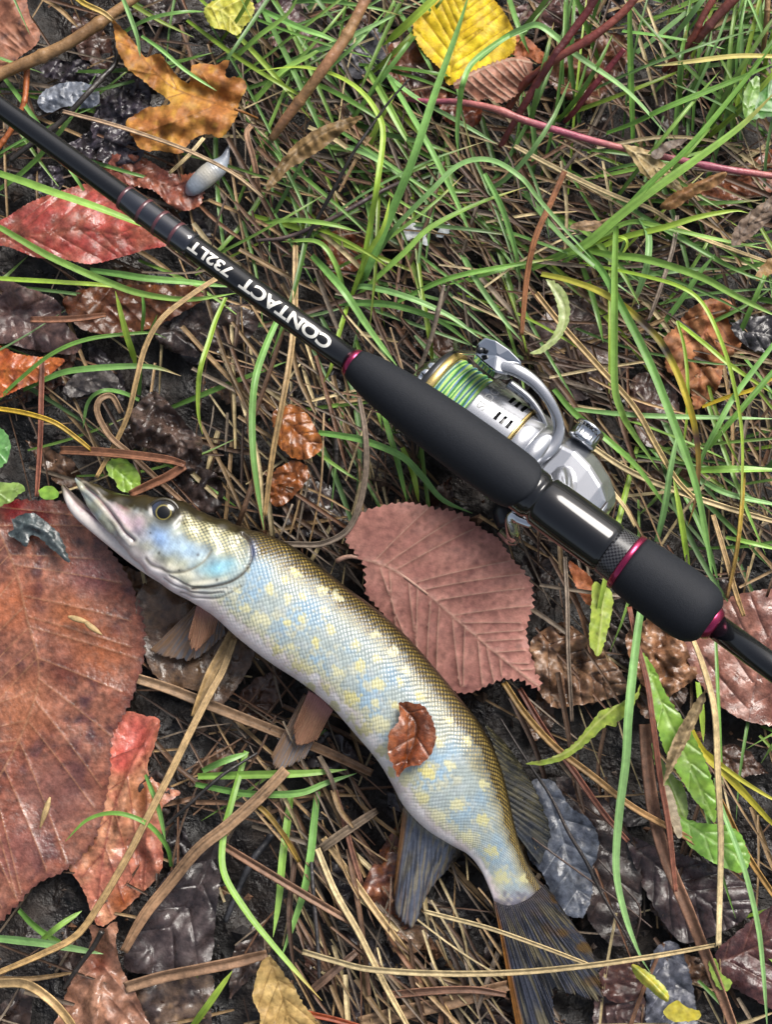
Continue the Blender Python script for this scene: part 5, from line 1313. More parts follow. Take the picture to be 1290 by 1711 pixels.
    B('thin yellow green blade left of the ginger leaf', [(1132, 536), (1144, 580), (1150, 640), (1148, 700), (1140, 760)], 6, (.020, .022, .012), 2)
    B('long green blade crossing the red leaf under the blank', [(-20, 284), (40, 304), (87, 321), (157, 345), (241, 377), (300, 396)], 14, (.020, .026, .022), 0)
    B('green blade below the red leaf running to the printed blank', [(-20, 374), (0, 381), (70, 422), (120, 446), (174, 469), (234, 490), (314, 500), (394, 490)], 12, (.024, .026, .018), 0)
    B('green blade above the amber leaf meeting the long one', [(-20, 464), (40, 468), (105, 472), (195, 479), (236, 494)], 9, (.022, .022, .016), 2)
    B('flat green blade under the printed number', [(150, 451), (200, 458), (244, 465), (320, 472), (388, 480)], 12, (.014, .018, .016), 1)
    B('thin arched blade rising from the left edge over the orange leaf', [(-10, 674), (30, 636), (87, 591), (150, 566), (244, 556), (278, 565)], 8, (.014, .026, .018), 3)
    B('green blade curving over the slate grey leaf', [(38, 652), (80, 632), (122, 619), (209, 612), (260, 614), (302, 628)], 11, (.012, .022, .016), 1, tipcol='#b09868')
    B('short pointed blade standing in front of the amber leaf', [(226, 612), (222, 592), (209, 553), (192, 486)], 11, (.008, .022, .030), 2)
    B('second pointed blade standing beside the amber leaf', [(232, 660), (236, 600), (252, 555), (262, 526)], 10, (.008, .020, .028), 3)
    B('thin blade dropping from the amber leaf edge', [(238, 494), (240, 520), (236, 560)], 7, (.018, .018, .010), 3)
    B('hooked green blade over the crumpled black leaf', [(232, 668), (200, 655), (168, 654), (146, 674), (138, 716)], 8, (.014, .022, .010), 1)
    B('yellow green blade leaning against the dry stalk', [(377, 497), (360, 535), (349, 570), (336, 610), (331, 647), (331, 690), (338, 726)], 9, (.014, .022, .012), 2)
    B('long green blade curving down to the pike back', [(470, 520), (445, 575), (427, 629), (421, 690), (423, 760), (432, 830), (441, 886)], 12, (.016, .028, .030, .026), 1)
    B('green blade curving under the foregrip to the pink leaf', [(532, 723), (570, 728), (612, 737), (671, 762), (706, 796), (740, 835), (790, 858)], 12, (.012, .020, .012), 1)
    B('dark green blade beside the foregrip', [(640, 690), (652, 730), (664, 769), (680, 838)], 10, (.010, .018, .012), 3)
    B('yellow green blade behind the reel crank', [(672, 748), (690, 790), (700, 840)], 10, (.010, .016, .010), 2)
    B('upper of two level blades below the pelvic fins', [(330, 1297), (420, 1294), (507, 1292), (580, 1286)], 14, (.010, .013, .010), 0)
    B('lower bent one of two level blades below the pelvic fins', [(326, 1310), (401, 1324), (450, 1327), (504, 1324), (545, 1308), (596, 1292)], 13, (.011, .013, .010), 1)
    B('short blade above the two level blades', [(338, 1288), (372, 1272), (415, 1258)], 12, (.010, .013, .010), 1)
    B('left of two upright blades under the level pair', [(486, 1326), (478, 1390), (472, 1435), (466, 1500), (456, 1566)], 13, (.008, .011, .010), 0)
    B('right of two upright blades under the level pair', [(530, 1322), (524, 1380), (518, 1435), (505, 1500), (470, 1600)], 13, (.009, .011, .009), 1)
    B('long green blade curving down to the yellow tan leaf', [(411, 1255), (398, 1300), (387, 1338), (372, 1400), (374, 1460), (411, 1523), (455, 1578), (500, 1630), (538, 1672)], 12, (.010, .015, .020, .020), 0, tipcol='#b49a50')
    B('thin dark arc of grass over the salmon red leaf', [(286, 1448), (278, 1414), (246, 1377), (195, 1359), (147, 1369), (108, 1406)], 8, (.012, .028, .020), 3)
    B('short blade tucked behind the salmon red leaf', [(243, 1294), (254, 1322), (265, 1352), (276, 1404)], 9, (.016, .020, .014), 1)
    B('broad pale green blade at the lower left edge', [(-20, 1566), (40, 1572), (87, 1578), (172, 1594)], 14, (.014, .016, .014), 4)
    B('green blade under the broad one at lower left', [(31, 1520), (52, 1542), (77, 1562), (110, 1580)], 12, (.010, .013, .010), 3)
    B('green blade crossing the broad one at lower left', [(70, 1570), (100, 1546), (136, 1522)], 10, (.014, .018, .014), 0)
    B('bright green blade rising from the bottom edge', [(318, 1720), (350, 1676), (388, 1622)], 12, (.008, .016, .020), 2)
    B('tall blue green blade from rear grip down past the slate leaf', [(1080, 990), (1070, 1028), (1058, 1119), (1050, 1200), (1046, 1270), (1034, 1366), (1030, 1456), (1046, 1533), (1070, 1596), (1088, 1626)], 15, (.018, .024, .024, .016), 4)
    B('slim blue green blade right of the pale bent stalk', [(1196, 1300), (1206, 1348), (1241, 1442), (1266, 1540), (1276, 1620), (1284, 1730)], 9, (.014, .024, .018), 4)
    B('broad yellow blade at the right edge beside green leaves', [(1150, 1210), (1175, 1256), (1224, 1303), (1310, 1396)], 14, (.012, .020, .018), ('#c2b840', '#d0c448'))
    B('thin yellow blade above the broad yellow one', [(1160, 1240), (1206, 1278), (1250, 1310), (1310, 1346)], 8, (.014, .022, .020), ('#b8b840', '#c8c04c'))
    B('thin upright green blade below the rod butt', [(1196, 1050), (1200, 1150), (1204, 1230), (1208, 1310)], 6, (.012, .020, .016), 3)
    B('pale green blade piece behind the rolled dead leaf', [(1166, 1140), (1172, 1180), (1176, 1240)], 11, (.010, .014, .012), 2)
    B('thin level green blade right of the rear grip', [(1214, 898), (1260, 908), (1310, 920)], 8, (.014, .018, .016), 0)
    B('green blade at right edge under the level pair beside reel', [(1168, 800), (1220, 826), (1310, 846)], 10, (.012, .016, .014), 4)
    B('yellow striped blade with burnt section above the reel', [(905, 458), (950, 468), (1000, 486), (1040, 510), (1075, 540), (1105, 572), (1132, 622), (1152, 676), (1163, 720), (1168, 770), (1164, 830), (1150, 880)], 12, (.016, .034, .036, .014), ('#a8a844', '#d8b434'), dark=[(0.36, 0.05, '#3a2c24'), (0.45, 0.03, '#2c2420'), (0.72, 0.03, '#6a4a4c'), (0.88, 0.12, '#a07858')])
    B('yellow blade behind the ginger leaf', [(1174, 680), (1220, 662), (1260, 650), (1310, 622)], 7, (.014, .020, .020), ('#c2a832', '#d0b83c'))
    B('pale yellow blade tip at the right below the red stems', [(1300, 94), (1230, 94), (1160, 102), (1094, 110)], 9, (.034, .034, .030), ('#c6b860', '#d4c888'))
    B('green blade through the tan stem in the upper grass', [(390, 100), (430, 62), (480, 24), (500, -10)], 9, (.012, .022, .028), 0)
    B('green blade under the maple leaf tip', [(200, -14), (214, 20), (228, 60), (234, 96)], 8, (.034, .034, .028), 4)
    B('long green blade crossing the maple leaf', [(236, 60), (270, 84), (310, 118), (362, 152)], 7, (.028, .030, .028), 1)
    B('broad blade standing behind the pale yellow leaf', [(440, 18), (500, 46), (540, 60), (580, 78)], 11, (.014, .022, .018), 1)
    B('blade slanting through the upper grass to the blank', [(612, 110), (640, 160), (676, 226), (700, 258)], 12, (.014, .022, .018), 0)
    B('blue green blade in the upper grass beside the olive leaf', [(560, 240), (610, 256), (650, 280), (690, 310)], 10, (.012, .018, .014), 4)
    B('upper grass blade lying beside the tan stem', [(480, 104), (520, 88), (560, 74), (600, 54), (660, 26)], 10, (.014, .022, .022), 4)
    B('lower grass blade lying beside the tan stem', [(424, 170), (470, 120), (520, 92), (560, 66)], 11, (.012, .020, .018), 0)
    B('thin green blade falling right from the upper grass', [(650, 130), (680, 180), (720, 250), (760, 330), (790, 400)], 11, (.016, .024, .016), 1)
    B('grey green blade along the dry stalks right of the tuft', [(640, 120), (690, 160), (760, 200), (830, 240)], 10, (.014, .020, .016), 4)
    B('green blade hanging from the hooked arch toward the reel', [(810, 290), (840, 350), (862, 420), (870, 470)], 10, (.026, .022, .012), 1)
    for i, (label, pts, w, z, c, k) in enumerate(BL):
        c0, c1 = GC[c] if isinstance(c, int) else c
        V, F, C = ribbon(pts, z, w, c0, c1, twist=0.25, across=7, seed=100 + i, tipcol=k.get('tipcol'), dark=k.get('dark'), base=0.15 if k.get('rev') else 0.75, tip=0.2 if k.get('rev') else 1.0)
        o = build('grass_strand', V, F, M_GRASS, C * 1.15)
        origin_to(o, V[len(V) // 2])
        tag(o, label, 'grass blade', S_)
make_blades()

def make_stalks():
    tan, brn, pale, grey, red = ('#bfa276', '#b09060'), ('#a08264', '#8a6a50'), ('#d0bc90', '#c2aa7c'), ('#8f8070', '#7a6a5c'), ('#7d4c3c', '#8d5a48')
    D = [
        ('straight pale dry stalk standing between blank and pike', [(493, 410), (492, 520), (484, 600), (470, 680), (455, 760), (442, 862)], 9, (.016, .030, .024), tan),
        ('pale dry stalk bent at a sharp corner above the tail fin', [(505, 1590), (560, 1606), (620, 1620), (740, 1627), (860, 1625), (980, 1614), (1080, 1600), (1150, 1588), (1198, 1579)], 9, (.014, .020, .024, .022), pale),
        ('upright pale dry stalk rising from the sharp corner to the rod butt', [(1201, 1580), (1203, 1500), (1205, 1400), (1200, 1290), (1195, 1190), (1178, 1120), (1158, 1066)], 11, (.022, .026, .030, .026), pale),
        ('thin pale stalk lying across the tail root', [(709, 1523), (760, 1536), (820, 1552), (900, 1580), (984, 1612)], 6, (.012, .0175, .020), pale),
        ('broad brown dry stem under the pelvic fins', [(230, 1134), (280, 1150), (330, 1170), (400, 1198), (470, 1226), (540, 1254), (622, 1292)], 17, (.010, .0105, .009), brn),
        ('frayed flat straw beside the pectoral fins', [(392, 1052), (372, 1090), (350, 1130), (324, 1198)], 17, (.011, .014, .016), tan),
        ('long thin pale stalk crossing the salmon red leaf', [(392, 1066), (372, 1120), (350, 1160), (318, 1222), (285, 1290), (246, 1366), (212, 1432), (170, 1504), (128, 1562), (70, 1594), (-20, 1632)], 11, (.014, .022, .028, .024), tan),
        ('broad brown stalk slanting from level blades to the black wet leaf', [(478, 1286), (430, 1336), (380, 1380), (330, 1420), (280, 1480), (240, 1530), (206, 1590)], 19, (.014, .018, .016), brn),
        ('flat split brown stalk beside the yellow tan leaf', [(208, 1650), (270, 1632), (330, 1620), (390, 1608), (446, 1594)], 20, (.012, .014, .013), ('#9c7c62', '#8a6a52')),
        ('folded brown blade above the pike snout, upper leg', [(100, 752), (150, 754), (220, 760), (280, 768), (308, 776)], 14, (.014, .022, .026), ('#9c6c50', '#8a5c44')),
        ('folded brown blade above the pike snout, lower leg', [(308, 778), (280, 796), (250, 810), (216, 826)], 14, (.025, .024, .022), ('#8a5c44', '#9c6c50')),
        ('thin tan stalk looping down from the printed number', [(366, 462), (320, 492), (270, 532), (242, 580), (226, 640), (214, 690), (192, 740), (160, 798)], 8, (.022, .028, .024, .016), tan),
        ('brown curled strip looping beside the crumpled black leaf', [(202, 690), (186, 662), (166, 668), (162, 690), (182, 728), (216, 758), (262, 800), (318, 850)], 9, (.020, .024, .020, .014), brn),
        ('grey brown curved stalk between pike back and foregrip', [(452, 908), (500, 910), (540, 908), (580, 886), (602, 840), (612, 780), (610, 720), (600, 664)], 9, (.016, .018, .020, .016), grey),
        ('ochre dry blade crossing below the pink leaf', [(842, 1140), (880, 1196), (930, 1250), (990, 1296), (1060, 1350), (1150, 1400), (1240, 1460)], 10, (.012, .018, .020, .014), ('#b08c50', '#8f6a4c')),
        ('reddish brown stalk below the pink leaf', [(868, 1150), (910, 1220), (960, 1290), (1010, 1360), (1050, 1406)], 9, (.010, .014, .012), red),
        ('thick brown stalk running to the bottom edge', [(1078, 1210), (1084, 1290), (1096, 1370), (1116, 1440), (1150, 1520), (1186, 1610), (1232, 1730)], 20, (.012, .016, .018, .014), ('#8a6450', '#9a745c')),
        ('slim reddish stalk beside the lanceolate green leaf', [(1052, 1014), (1064, 1070), (1082, 1140), (1092, 1210), (1104, 1300), (1118, 1380), (1130, 1490)], 9, (.018, .024, .020), red),
        ('yellow tan jointed stalk right of the reel', [(896, 490), (940, 545), (1000, 612), (1060, 680), (1100, 750), (1130, 800), (1160, 832)], 9, (.014, .022, .016), ('#b8986a', '#c8b078')),
        ('reddish dry blade hanging above the bail', [(944, 286), (920, 340), (894, 400), (880, 470), (872, 560)], 9, (.024, .024, .016), ('#8a5a3c', '#9a6a48')),
        ('long pale stalk crossing below the pink stem', [(860, 244), (920, 276), (980, 306), (1040, 332), (1090, 350), (1160, 392), (1290, 440)], 8, (.014, .018, .016), pale),
        ('short white stalk upright below the upper right tuft', [(1132, 360), (1126, 410), (1108, 470), (1084, 536)], 6, (.018, .020, .014), ('#a89888', '#8c7c70')),
        ('pale stalk running from reel housing to the right edge', [(980, 740), (1050, 786), (1130, 820), (1220, 850), (1310, 876)], 9, (.012, .016, .014), pale),
        ('pale stalk along the reel housing to the rear grip', [(992, 776), (1020, 816), (1046, 850), (1062, 880)], 7, (.016, .020, .016), pale),
        ('thin upright yellow stalk right of the rear grip', [(1244, 780), (1240, 850), (1232, 920), (1216, 1000)], 6, (.018, .020, .014), ('#c2a840', '#7a5a3c')),
        ('brown dry blade right of the rear grip', [(1192, 860), (1210, 920), (1230, 990), (1244, 1030)], 8, (.014, .016, .012), tan),
        ('ochre dry blade low at the right edge', [(1170, 1280), (1210, 1350), (1250, 1430), (1310, 1520)], 10, (.012, .014, .012), ('#a87c40', '#b08a50')),
        ('thin grey stalk below the pink leaf tip', [(944, 930), (948, 1000), (950, 1090), (956, 1206)], 6, (.016, .018, .014), grey),
        ('bundle of broad straw lying left of the tail fin', [(600, 1711), (680, 1690), (760, 1672), (850, 1646)], 24, (.008, .010, .009), brn),
        ('upper broad straw left of the tail fin', [(640, 1664), (720, 1656), (790, 1654), (846, 1662)], 12, (.010, .013, .011), ('#8a6450', '#7a5a48')),
        ('pale stalk steep through the straw below the level blades', [(530, 1418), (560, 1490), (600, 1560), (640, 1640), (684, 1720)], 9, (.011, .014, .012), pale),
        ('brown stalk steep through the straw below the level blades', [(540, 1400), (590, 1470), (640, 1540), (700, 1620), (760, 1711)], 10, (.009, .012, .010), tan),
        ('dark brown stem slanting left through the lower straw', [(374, 1414), (430, 1448), (500, 1490), (592, 1544)], 13, (.012, .015, .012), ('#7d5c48', '#8a6850')),
        ('short flat straw left of the anal fin', [(534, 1420), (570, 1394), (630, 1354)], 14, (.010, .013, .011), ('#9a8872', '#85705c')),
        ('short dark straw crossing the lower straw', [(520, 1656), (550, 1630), (596, 1590)], 13, (.012, .014, .012), ('#7a6050', '#6a5244')),
        ('brown stem upright under the pike belly', [(556, 1310), (574, 1370), (590, 1430), (604, 1476)], 8, (.010, .012, .010), ('#7d5444', '#8a6250')),
        ('tan dry blade curled at the bottom left edge', [(-10, 1644), (40, 1644), (80, 1668), (110, 1700), (130, 1730)], 14, (.012, .018, .014), tan),
        ('thin red brown twig like stalk at the lower edge', [(440, 1668), (500, 1690), (560, 1704), (620, 1722)], 9, (.010, .012, .010), ('#8a3e20', '#a04c28')),
        ('ochre bent blade beside the two upright blades', [(420, 1340), (444, 1358), (474, 1396), (500, 1440)], 8, (.014, .016, .012), ('#7d6428', '#8a7030')),
        ('thin pale stalk above the slug', [(104, 186), (180, 206), (250, 228), (320, 254), (390, 290), (440, 330)], 6, (.020, .026, .020), ('#a88c74', '#c2a884')),
        ('short pale straw beside the slug', [(340, 230), (316, 258), (282, 290)], 6, (.018, .020, .018), pale),
        ('yellow blade stem in the top left corner', [(120, -10), (140, 6), (170, 20), (188, 34)], 8, (.030, .034, .032), ('#c2a83c', '#b89a6c')),
        ('yellow stalk at the left edge beside clover leaf', [(-10, 682), (40, 690), (90, 706), (130, 734), (152, 752)], 7, (.018, .022, .018), ('#c2a030', '#b0903c')),
        ('drooping brown blade left of the clover leaf', [(70, 600), (68, 660), (66, 740), (60, 830)], 8, (.016, .018, .012), red),
        ('dry strip lying along the amber wet leaf', [(50, 534), (90, 534), (130, 532), (176, 526)], 10, (.020, .022, .020), ('#9a6c54', '#84583f')),
        ('dry folded strip at the maple leaf stalk', [(420, 210), (412, 224), (424, 270), (432, 320)], 9, (.016, .018, .012), ('#a88468', '#8a6a54')),
    ]
    for i, (label, pts, w, z, c) in enumerate(D):
        V, F, C = ribbon(pts, z, w, *c, twist=0.15, seed=300 + i, tip=0.35, base=0.9, fold=0.55, across=9, fib=0.17, mid='#%02x%02x%02x' % tuple(int(int(c[0][k:k + 2], 16) * 0.7) for k in (1, 3, 5)))
        o = build('dry_stalk', V, F, M_STRAW, C)
        so = o.modifiers.new('thickness', 'SOLIDIFY'); so.thickness = 0.0004; so.offset = -1
        origin_to(o, V[len(V) // 2])
        tag(o, label, 'dry stalk', 'dry stalks lying across the litter')
    # twigs and stems: round, with knots
    Tw = [
        ('fallen_branch', 'thick tan brown branch in the top corner', [(-60, 160), (0, 124), (60, 98), (110, 74), (160, 42), (200, 14), (250, -20)], [12, 11, 11, 10.5, 11, 9, 8], (.016, .020, .022), ('#8a6844', '#a07c54')),
        ('twig', 'orange brown twig under the thick branch', [(44, 104), (43, 140), (38, 176), (18, 216), (-10, 256)], [6, 5.5, 5, 5, 5], (.014, .014, .010), ('#b0602c', '#a05a30')),
        ('twig', 'black wet twig beside the grey leaf', [(192, 72), (193, 104), (170, 130), (140, 162), (100, 204), (60, 234), (16, 268)], [3, 4.5, 5, 5, 5, 5, 5], (.016, .020, .014), ('#26221f', '#3a3430')),
        ('plant_stem', 'tan pink plant stem slanting through the upper grass', [(624, -30), (600, 20), (575, 66), (545, 108), (510, 156), (476, 200), (454, 232)], [9, 9.5, 10, 10, 9.5, 9, 7], (.034, .030, .014), ('#a87a58', '#9c7850')),
        ('plant_stem', 'deep red plant stem, left of the crossing pair', [(1004, -20), (984, 16), (950, 62), (920, 104), (894, 146), (862, 200), (836, 246)], [7, 7, 7, 7, 7, 6, 5], (.044, .034, .012), ('#5a2426', '#6d3030')),
        ('plant_stem', 'red brown plant stem, right of the crossing pair', [(1072, -16), (1040, 22), (990, 62), (940, 92), (900, 120), (872, 146), (850, 180)], [7, 7, 7.5, 7, 7, 7, 6], (.046, .036, .014), ('#7a3a34', '#8a4a3e')),
        ('plant_stem', 'slim crimson stem below the crossing pair', [(1044, 82), (1016, 116), (986, 152), (962, 184), (944, 204)], [5, 5.5, 5.5, 5, 4], (.030, .022, .010), ('#8a3a44', '#7a3038')),
        ('plant_stem', 'pink stem running level to the right edge', [(682, 166), (720, 170), (760, 170), (820, 180), (880, 202), (960, 226), (1034, 246), (1130, 266), (1210, 282), (1320, 298)], [4, 5, 5.5, 6, 6.5, 6, 6, 6, 6, 6], (.016, .026, .026, .022), ('#b06a64', '#a8566a')),
        ('plant_stem', 'rusty stem in the top right, thicker one', [(1246, -20), (1210, 16), (1180, 50), (1150, 86), (1120, 124)], [9, 8.5, 8, 7, 6], (.036, .028, .012), ('#7a4238', '#6a3a34')),
        ('plant_stem', 'rusty stem in the top right, thinner one', [(1204, -20), (1176, 26), (1160, 60), (1130, 96), (1110, 118)], [6, 6, 6, 6, 5], (.034, .026, .012), ('#8a4638', '#7a4238')),
        ('plant_stem', 'upright tan stem at the top right edge', [(1284, -20), (1282, 30), (1276, 86)], [5, 5, 4.5], (.034, .030, .020), ('#8a6a44', '#9a7a50')),
        ('twig', 'thin black stick leaning in the upper grass', [(684, 132), (652, 168), (624, 206), (590, 256), (560, 312), (530, 366), (502, 418)], [1.6, 2.2, 2.6, 3, 3.4, 3.4, 3.4], (.034, .030, .014), ('#1f1b1a', '#2e2826')),
        ('twig', 'dark purple stick lying across the dry grass', [(690, 296), (640, 318), (590, 346), (540, 372), (480, 396), (430, 402)], [3, 4, 4, 4, 3.4, 3], (.016, .018, .014), ('#4a3c3e', '#5c4c48')),
        ('twig', 'thin black stem over the slate blue leaf', [(836, 1200), (880, 1270), (920, 1330), (950, 1390), (980, 1440), (1010, 1500), (1070, 1600)], [1.6, 2, 2.4, 3, 3, 2.6, 2], (.014, .015, .013), ('#2a2422', '#3a302c')),
        ('twig', 'hair thin brown stem crossing the slate blue leaf', [(890, 1400), (930, 1430), (980, 1466), (1040, 1510), (1090, 1550)], [1.2, 1.6, 1.6, 1.5, 1.2], (.013, .014, .012), ('#4a3830', '#5a4438')),
        ('twig', 'black stem under the level blades', [(278, 1378), (320, 1340), (370, 1296), (430, 1258)], [3.5, 3, 3, 2], (.012, .016, .012), ('#22201f', '#34302e')),
        ('twig', 'black stub on the crumpled tan leaf', [(170, 1556), (154, 1584), (130, 1616), (106, 1652)], [5, 4, 4, 3], (.022, .018, .014), ('#26221f', '#332e2a')),
        ('twig', 'grey dry stick standing behind the foregrip', [(742, 476), (732, 520), (720, 566), (700, 620)], [3, 4, 4, 4], (.030, .026, .016), ('#7a6c60', '#8a7c6c')),
        ('twig', 'black sodden stick left of the two upright blades', [(478, 1350), (450, 1400), (420, 1440), (392, 1500), (376, 1540)], [5, 6, 6, 6, 5], (.005, .006, .005), ('#26262a', '#35353a')),
        ('twig', 'thin dark upright stick in the lower straw', [(520, 1440), (524, 1500), (530, 1570), (534, 1640)], [3, 3.4, 3.4, 3], (.012, .013, .012), ('#2c2a2c', '#3e3a3a')),
        ('twig', 'short dark stick in the litter below the foregrip', [(556, 700), (562, 740), (560, 790)], [6, 7, 5], (.006, .008, .006), ('#2c2826', '#3a3430')),
        ('twig', 'fine brown stem beside the tall blue green blade', [(1000, 1436), (1040, 1480), (1070, 1520), (1060, 1580)], [1.4, 1.8, 1.8, 1.4], (.014, .016, .014), ('#3c2c26', '#4c3a30')),
    ]
    for i, (nm, label, pts, rad, z, c) in enumerate(Tw):
        zz = np.interp(np.linspace(0, 1, len(pts)), np.linspace(0, 1, len(z)), z)
        P = [W(p, q) for p, q in zip(pts, zz)]
        n = 70
        rr = np.random.default_rng(500 + i)
        o = sweep(nm, P, [x / 5300 for x in rad], M_BARK, None, nseg=12, n=n, col=lambda t: mix(hx(c[0]), hx(c[1]), 0.5 + 0.5 * np.sin(t * 17 + i)))
        # knots and unevenness
        co = np.array([v.co[:] for v in o.data.vertices]).reshape(-1, 12, 3)[:n]
        ctr = co.mean(1, keepdims=True)
        bulge = 1 + 0.018 * rr.normal(size=(n, 1, 1)) + 0.22 * np.exp(-((np.arange(n) - rr.integers(14, 30)) / 1.3) ** 2)[:, None, None] + 0.2 * np.exp(-((np.arange(n) - rr.integers(38, 60)) / 1.3) ** 2)[:, None, None]
        co = ctr + (co - ctr) * bulge
        o.data.vertices.foreach_set('co', co.ravel())
        o.data.update()
        origin_to(o, P[len(P) // 2])
        tag(o, label, 'twig' if nm == 'twig' else ('branch' if nm == 'fallen_branch' else 'stem'))
make_stalks()

# ------------------------------------------------------------------ uncountable grass and straw between the things above
def fill(name, label, mat_, regions, seed, kind):
    r = np.random.default_rng(seed)
    VV, FF, CC = [], [], []
    off = 0
    for (x0, y0, x1, y1, cnt, ang, spread, zlo, zhi) in regions:
        for _ in range(int(cnt * (0.52 if kind == 'straw' else 0.40))):
            p = r.uniform((x0, y0), (x1, y1))
            a = math.radians(ang + r.normal(0, spread))
            if kind == 'straw':
                Lr = r.uniform(60, 260); w = r.choice([3.0, 4.0, 5.0, 7.0, 9.0], p=[.20, .24, .24, .19, .13])
                k = r.choice(6, p=[.28, .24, .18, .13, .05, .12])
                pal = (('#a98c66', '#967850'), ('#7d604a', '#6a4e3c'), ('#8f7f6c', '#75665a'), ('#d0bd92', '#bfa878'), ('#805a42', '#8a644a'), ('#5c4638', '#4c3a30'))[k]
                f = r.uniform(0.42, 0.95)
                bend = r.normal(0, 0.09)
                d0 = np.array([math.cos(a), math.sin(a)]); nn = np.array([-d0[1], d0[0]])
                pts = np.array([p - d0 * Lr / 2 + nn * bend * Lr * 0.5, p, p + d0 * Lr / 2 + nn * bend * Lr * 0.5 * r.uniform(-0.4, 1)])
                zb = r.uniform(zlo, zhi); z = np.array([zb + r.normal(0, 0.0015), zb + abs(r.normal(0, 0.0012)), zb + r.normal(0, 0.0015)])
                tip, base, fold = r.uniform(0.2, 0.9), 0.9, 0.5
            else:
                Lr = r.uniform(140, 400); w = r.uniform(4.5, 10.5)
                k = r.choice(5, p=[.26, .24, .16, .2, .14])
                pal = GC[k]
                f = r.uniform(0.5, 1.0)
                bend = r.normal(0, 0.14)
                d0 = np.array([math.cos(a), math.sin(a)]); nn = np.array([-d0[1], d0[0]])
                q = p - d0 * Lr * 0.4
                pts = np.array([q, q + d0 * Lr * 0.35, q + d0 * Lr * 0.7 + nn * bend * Lr * 0.35, q + d0 * Lr * 0.95 + nn * bend * Lr * 0.8])
                zt = r.uniform(zlo, zhi)
                z = np.array([0.005, zt * 0.75, zt, zt * r.uniform(0.4, 0.95)])
                tip, base, fold = 1.0, 0.7, 0.4
            px = crom(np.hstack([pts, z[:, None] * 5000]), 11)
            zc_ = cap(px[:, :2], px[:, 2] / 5000)
            zc_ = np.maximum(zc_, 0.0016)
            V, F, C = ribbon(px[:, :2], zc_, w, *pal, n=11, twist=0.25, fib=0.15 if kind == 'straw' else 0.07, tip=tip, base=base, fold=fold, seed=int(r.integers(1e6)), across=3 if w < 5 else 5,
                             tipcol='#b8a468' if (kind != 'straw' and r.random() < 0.25) else None)
            VV.append(V); FF.append(F + off); CC.append(C * f); off += len(V)
    o = build(name, np.vstack(VV), np.vstack(FF), mat_, np.vstack(CC))
    tag(o, label, 'grass' if kind != 'straw' else 'straw', kind='stuff')

fill('dry_grass', 'tangled dry straw and dead grass matted over the soil', M_STRAW, [
    (400, 180, 900, 560, 520, 40, 26, .002, .014), (850, 220, 1330, 620, 420, 25, 32, .002, .014), (860, 600, 1330, 1010, 330, 50, 35, .002, .012),
    (330, 560, 720, 960, 360, 62, 30, .002, .011), (470, 1290, 900, 1740, 420, 62, 20, .002, .011), (850, 1000, 1330, 1740, 150, 55, 30, .002, .010),
    (0, 1180, 480, 1740, 95, -40, 40, .002, .009), (0, 430, 340, 830, 90, 45, 40, .002, .011), (-40, -40, 420, 420, 130, 35, 45, .002, .012),
    (400, -40, 900, 200, 170, 40, 40, .002, .013), (860, -40, 1330, 240, 190, 60, 40, .002, .014), (220, 1040, 700, 1330, 130, 50, 35, .002, .007),
    (-260, -260, 1550, 0, 130, 40, 50, .002, .01), (-260, 1711, 1550, 1970, 130, 50, 50, .002, .01), (-260, 0, 0, 1711, 110, 40, 50, .002, .01), (1290, 0, 1550, 1711, 150, 40, 50, .002, .012),
    (-1400, -1400, 2700, -260, 900, 40, 60, .001, .008), (-1400, 1970, 2700, 2900, 700, 40, 60, .001, .008), (-1400, -260, -260, 1970, 620, 40, 60, .001, .008), (1550, -260, 2700, 1970, 620, 40, 60, .001, .008)], 5, 'straw')
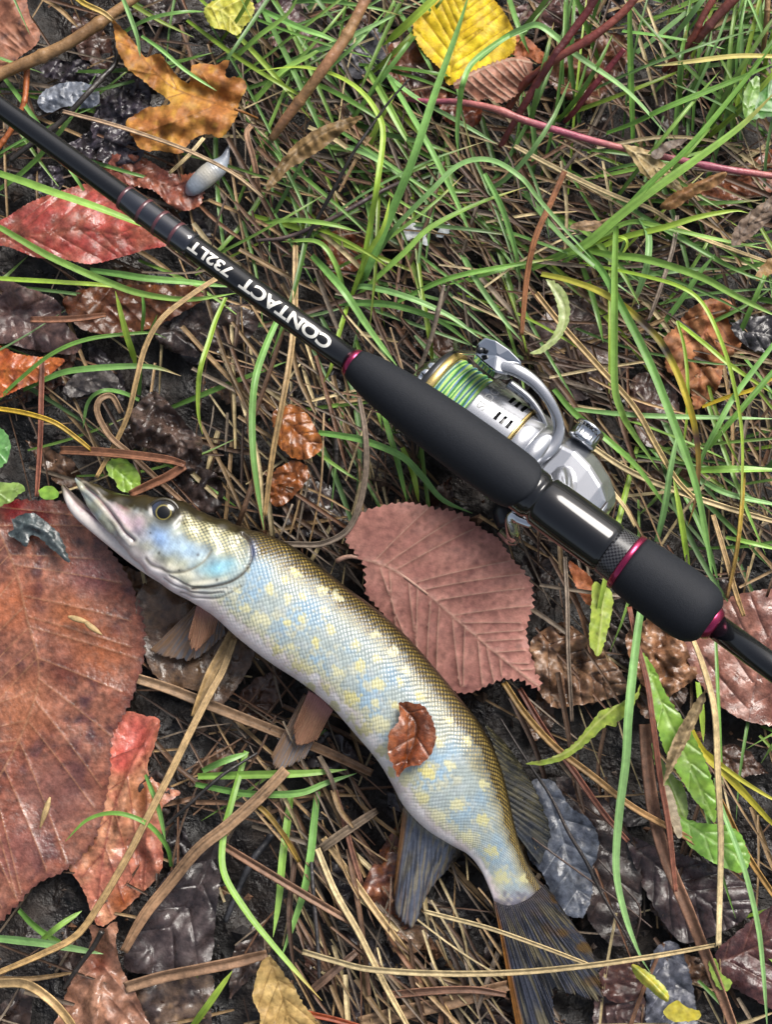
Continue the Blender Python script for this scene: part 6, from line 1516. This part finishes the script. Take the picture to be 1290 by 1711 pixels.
fill('grass', 'green grass growing thick through the litter', M_GRASS, [
    (400, 30, 700, 420, 150, 20, 50, .008, .024), (850, -20, 1310, 300, 130, -60, 40, .010, .034), (900, 280, 1310, 560, 70, 20, 45, .008, .026), (980, 560, 1310, 1000, 62, 40, 45, .008, .022),
    (620, 200, 900, 560, 80, 45, 35, .008, .022), (480, 560, 760, 860, 34, 55, 30, .006, .014), (0, 400, 450, 800, 20, 10, 35, .006, .018), (300, 1260, 560, 1620, 6, 80, 40, .006, .010),
    (1090, 1000, 1320, 1711, 10, 75, 20, .006, .014), (-30, -30, 420, 300, 34, 20, 45, .008, .020), (400, -80, 860, 60, 40, 20, 45, .010, .026), (1150, -30, 1310, 160, 50, -70, 35, .008, .024),
    (-260, -300, 1550, -60, 150, 20, 60, .01, .03), (1310, 0, 1560, 1000, 120, 20, 60, .01, .03), (1310, 1000, 1560, 1711, 40, 60, 50, .01, .02), (-260, 0, -30, 800, 50, 20, 50, .01, .02),
    (-1400, -1400, 2700, -280, 1500, 20, 90, .01, .035), (-1400, 1970, 2700, 2900, 700, 20, 90, .01, .03), (-1400, -260, -260, 1970, 700, 20, 90, .01, .03), (1550, -260, 2700, 1970, 900, 20, 90, .01, .03)], 9, 'green')

# crumbs of soil and rotted leaf
def crumbs():
    r = np.random.default_rng(23)
    N = 1800
    p = r.uniform((-120, -120), (1410, 1830), (N, 2))
    base = np.array([(1, 0, 0), (-1, 0, 0), (0, 1, 0), (0, -1, 0), (0, 0, 1), (0, 0, -1)], float)
    F0 = np.array([(0, 2, 4), (2, 1, 4), (1, 3, 4), (3, 0, 4), (2, 0, 5), (1, 2, 5), (3, 1, 5), (0, 3, 5)])
    sz = r.gamma(2.0, 0.0005, N).clip(0.0004, 0.0035)
    P = W(p, r.uniform(0.0, 0.004, N))
    V = P[:, None] + base[None] * sz[:, None, None] * r.uniform(0.5, 1.3, (N, 6, 1))
    V += r.normal(0, 0.2, V.shape) * sz[:, None, None]
    F = (F0[None] + (np.arange(N) * 6)[:, None, None]).reshape(-1, 3)
    cols = np.array([hx('#2a2220'), hx('#3f322a'), hx('#574538'), hx('#1f1a1a'), hx('#6a4a34')])
    C = np.repeat(cols[r.integers(0, 5, N)][:, None], 6, 1)
    o = build('soil_crumbs', V, F, M_SOIL, C, smooth=False)
    tag(o, 'loose dark crumbs of soil and rotted leaf', 'soil', kind='stuff')
crumbs()
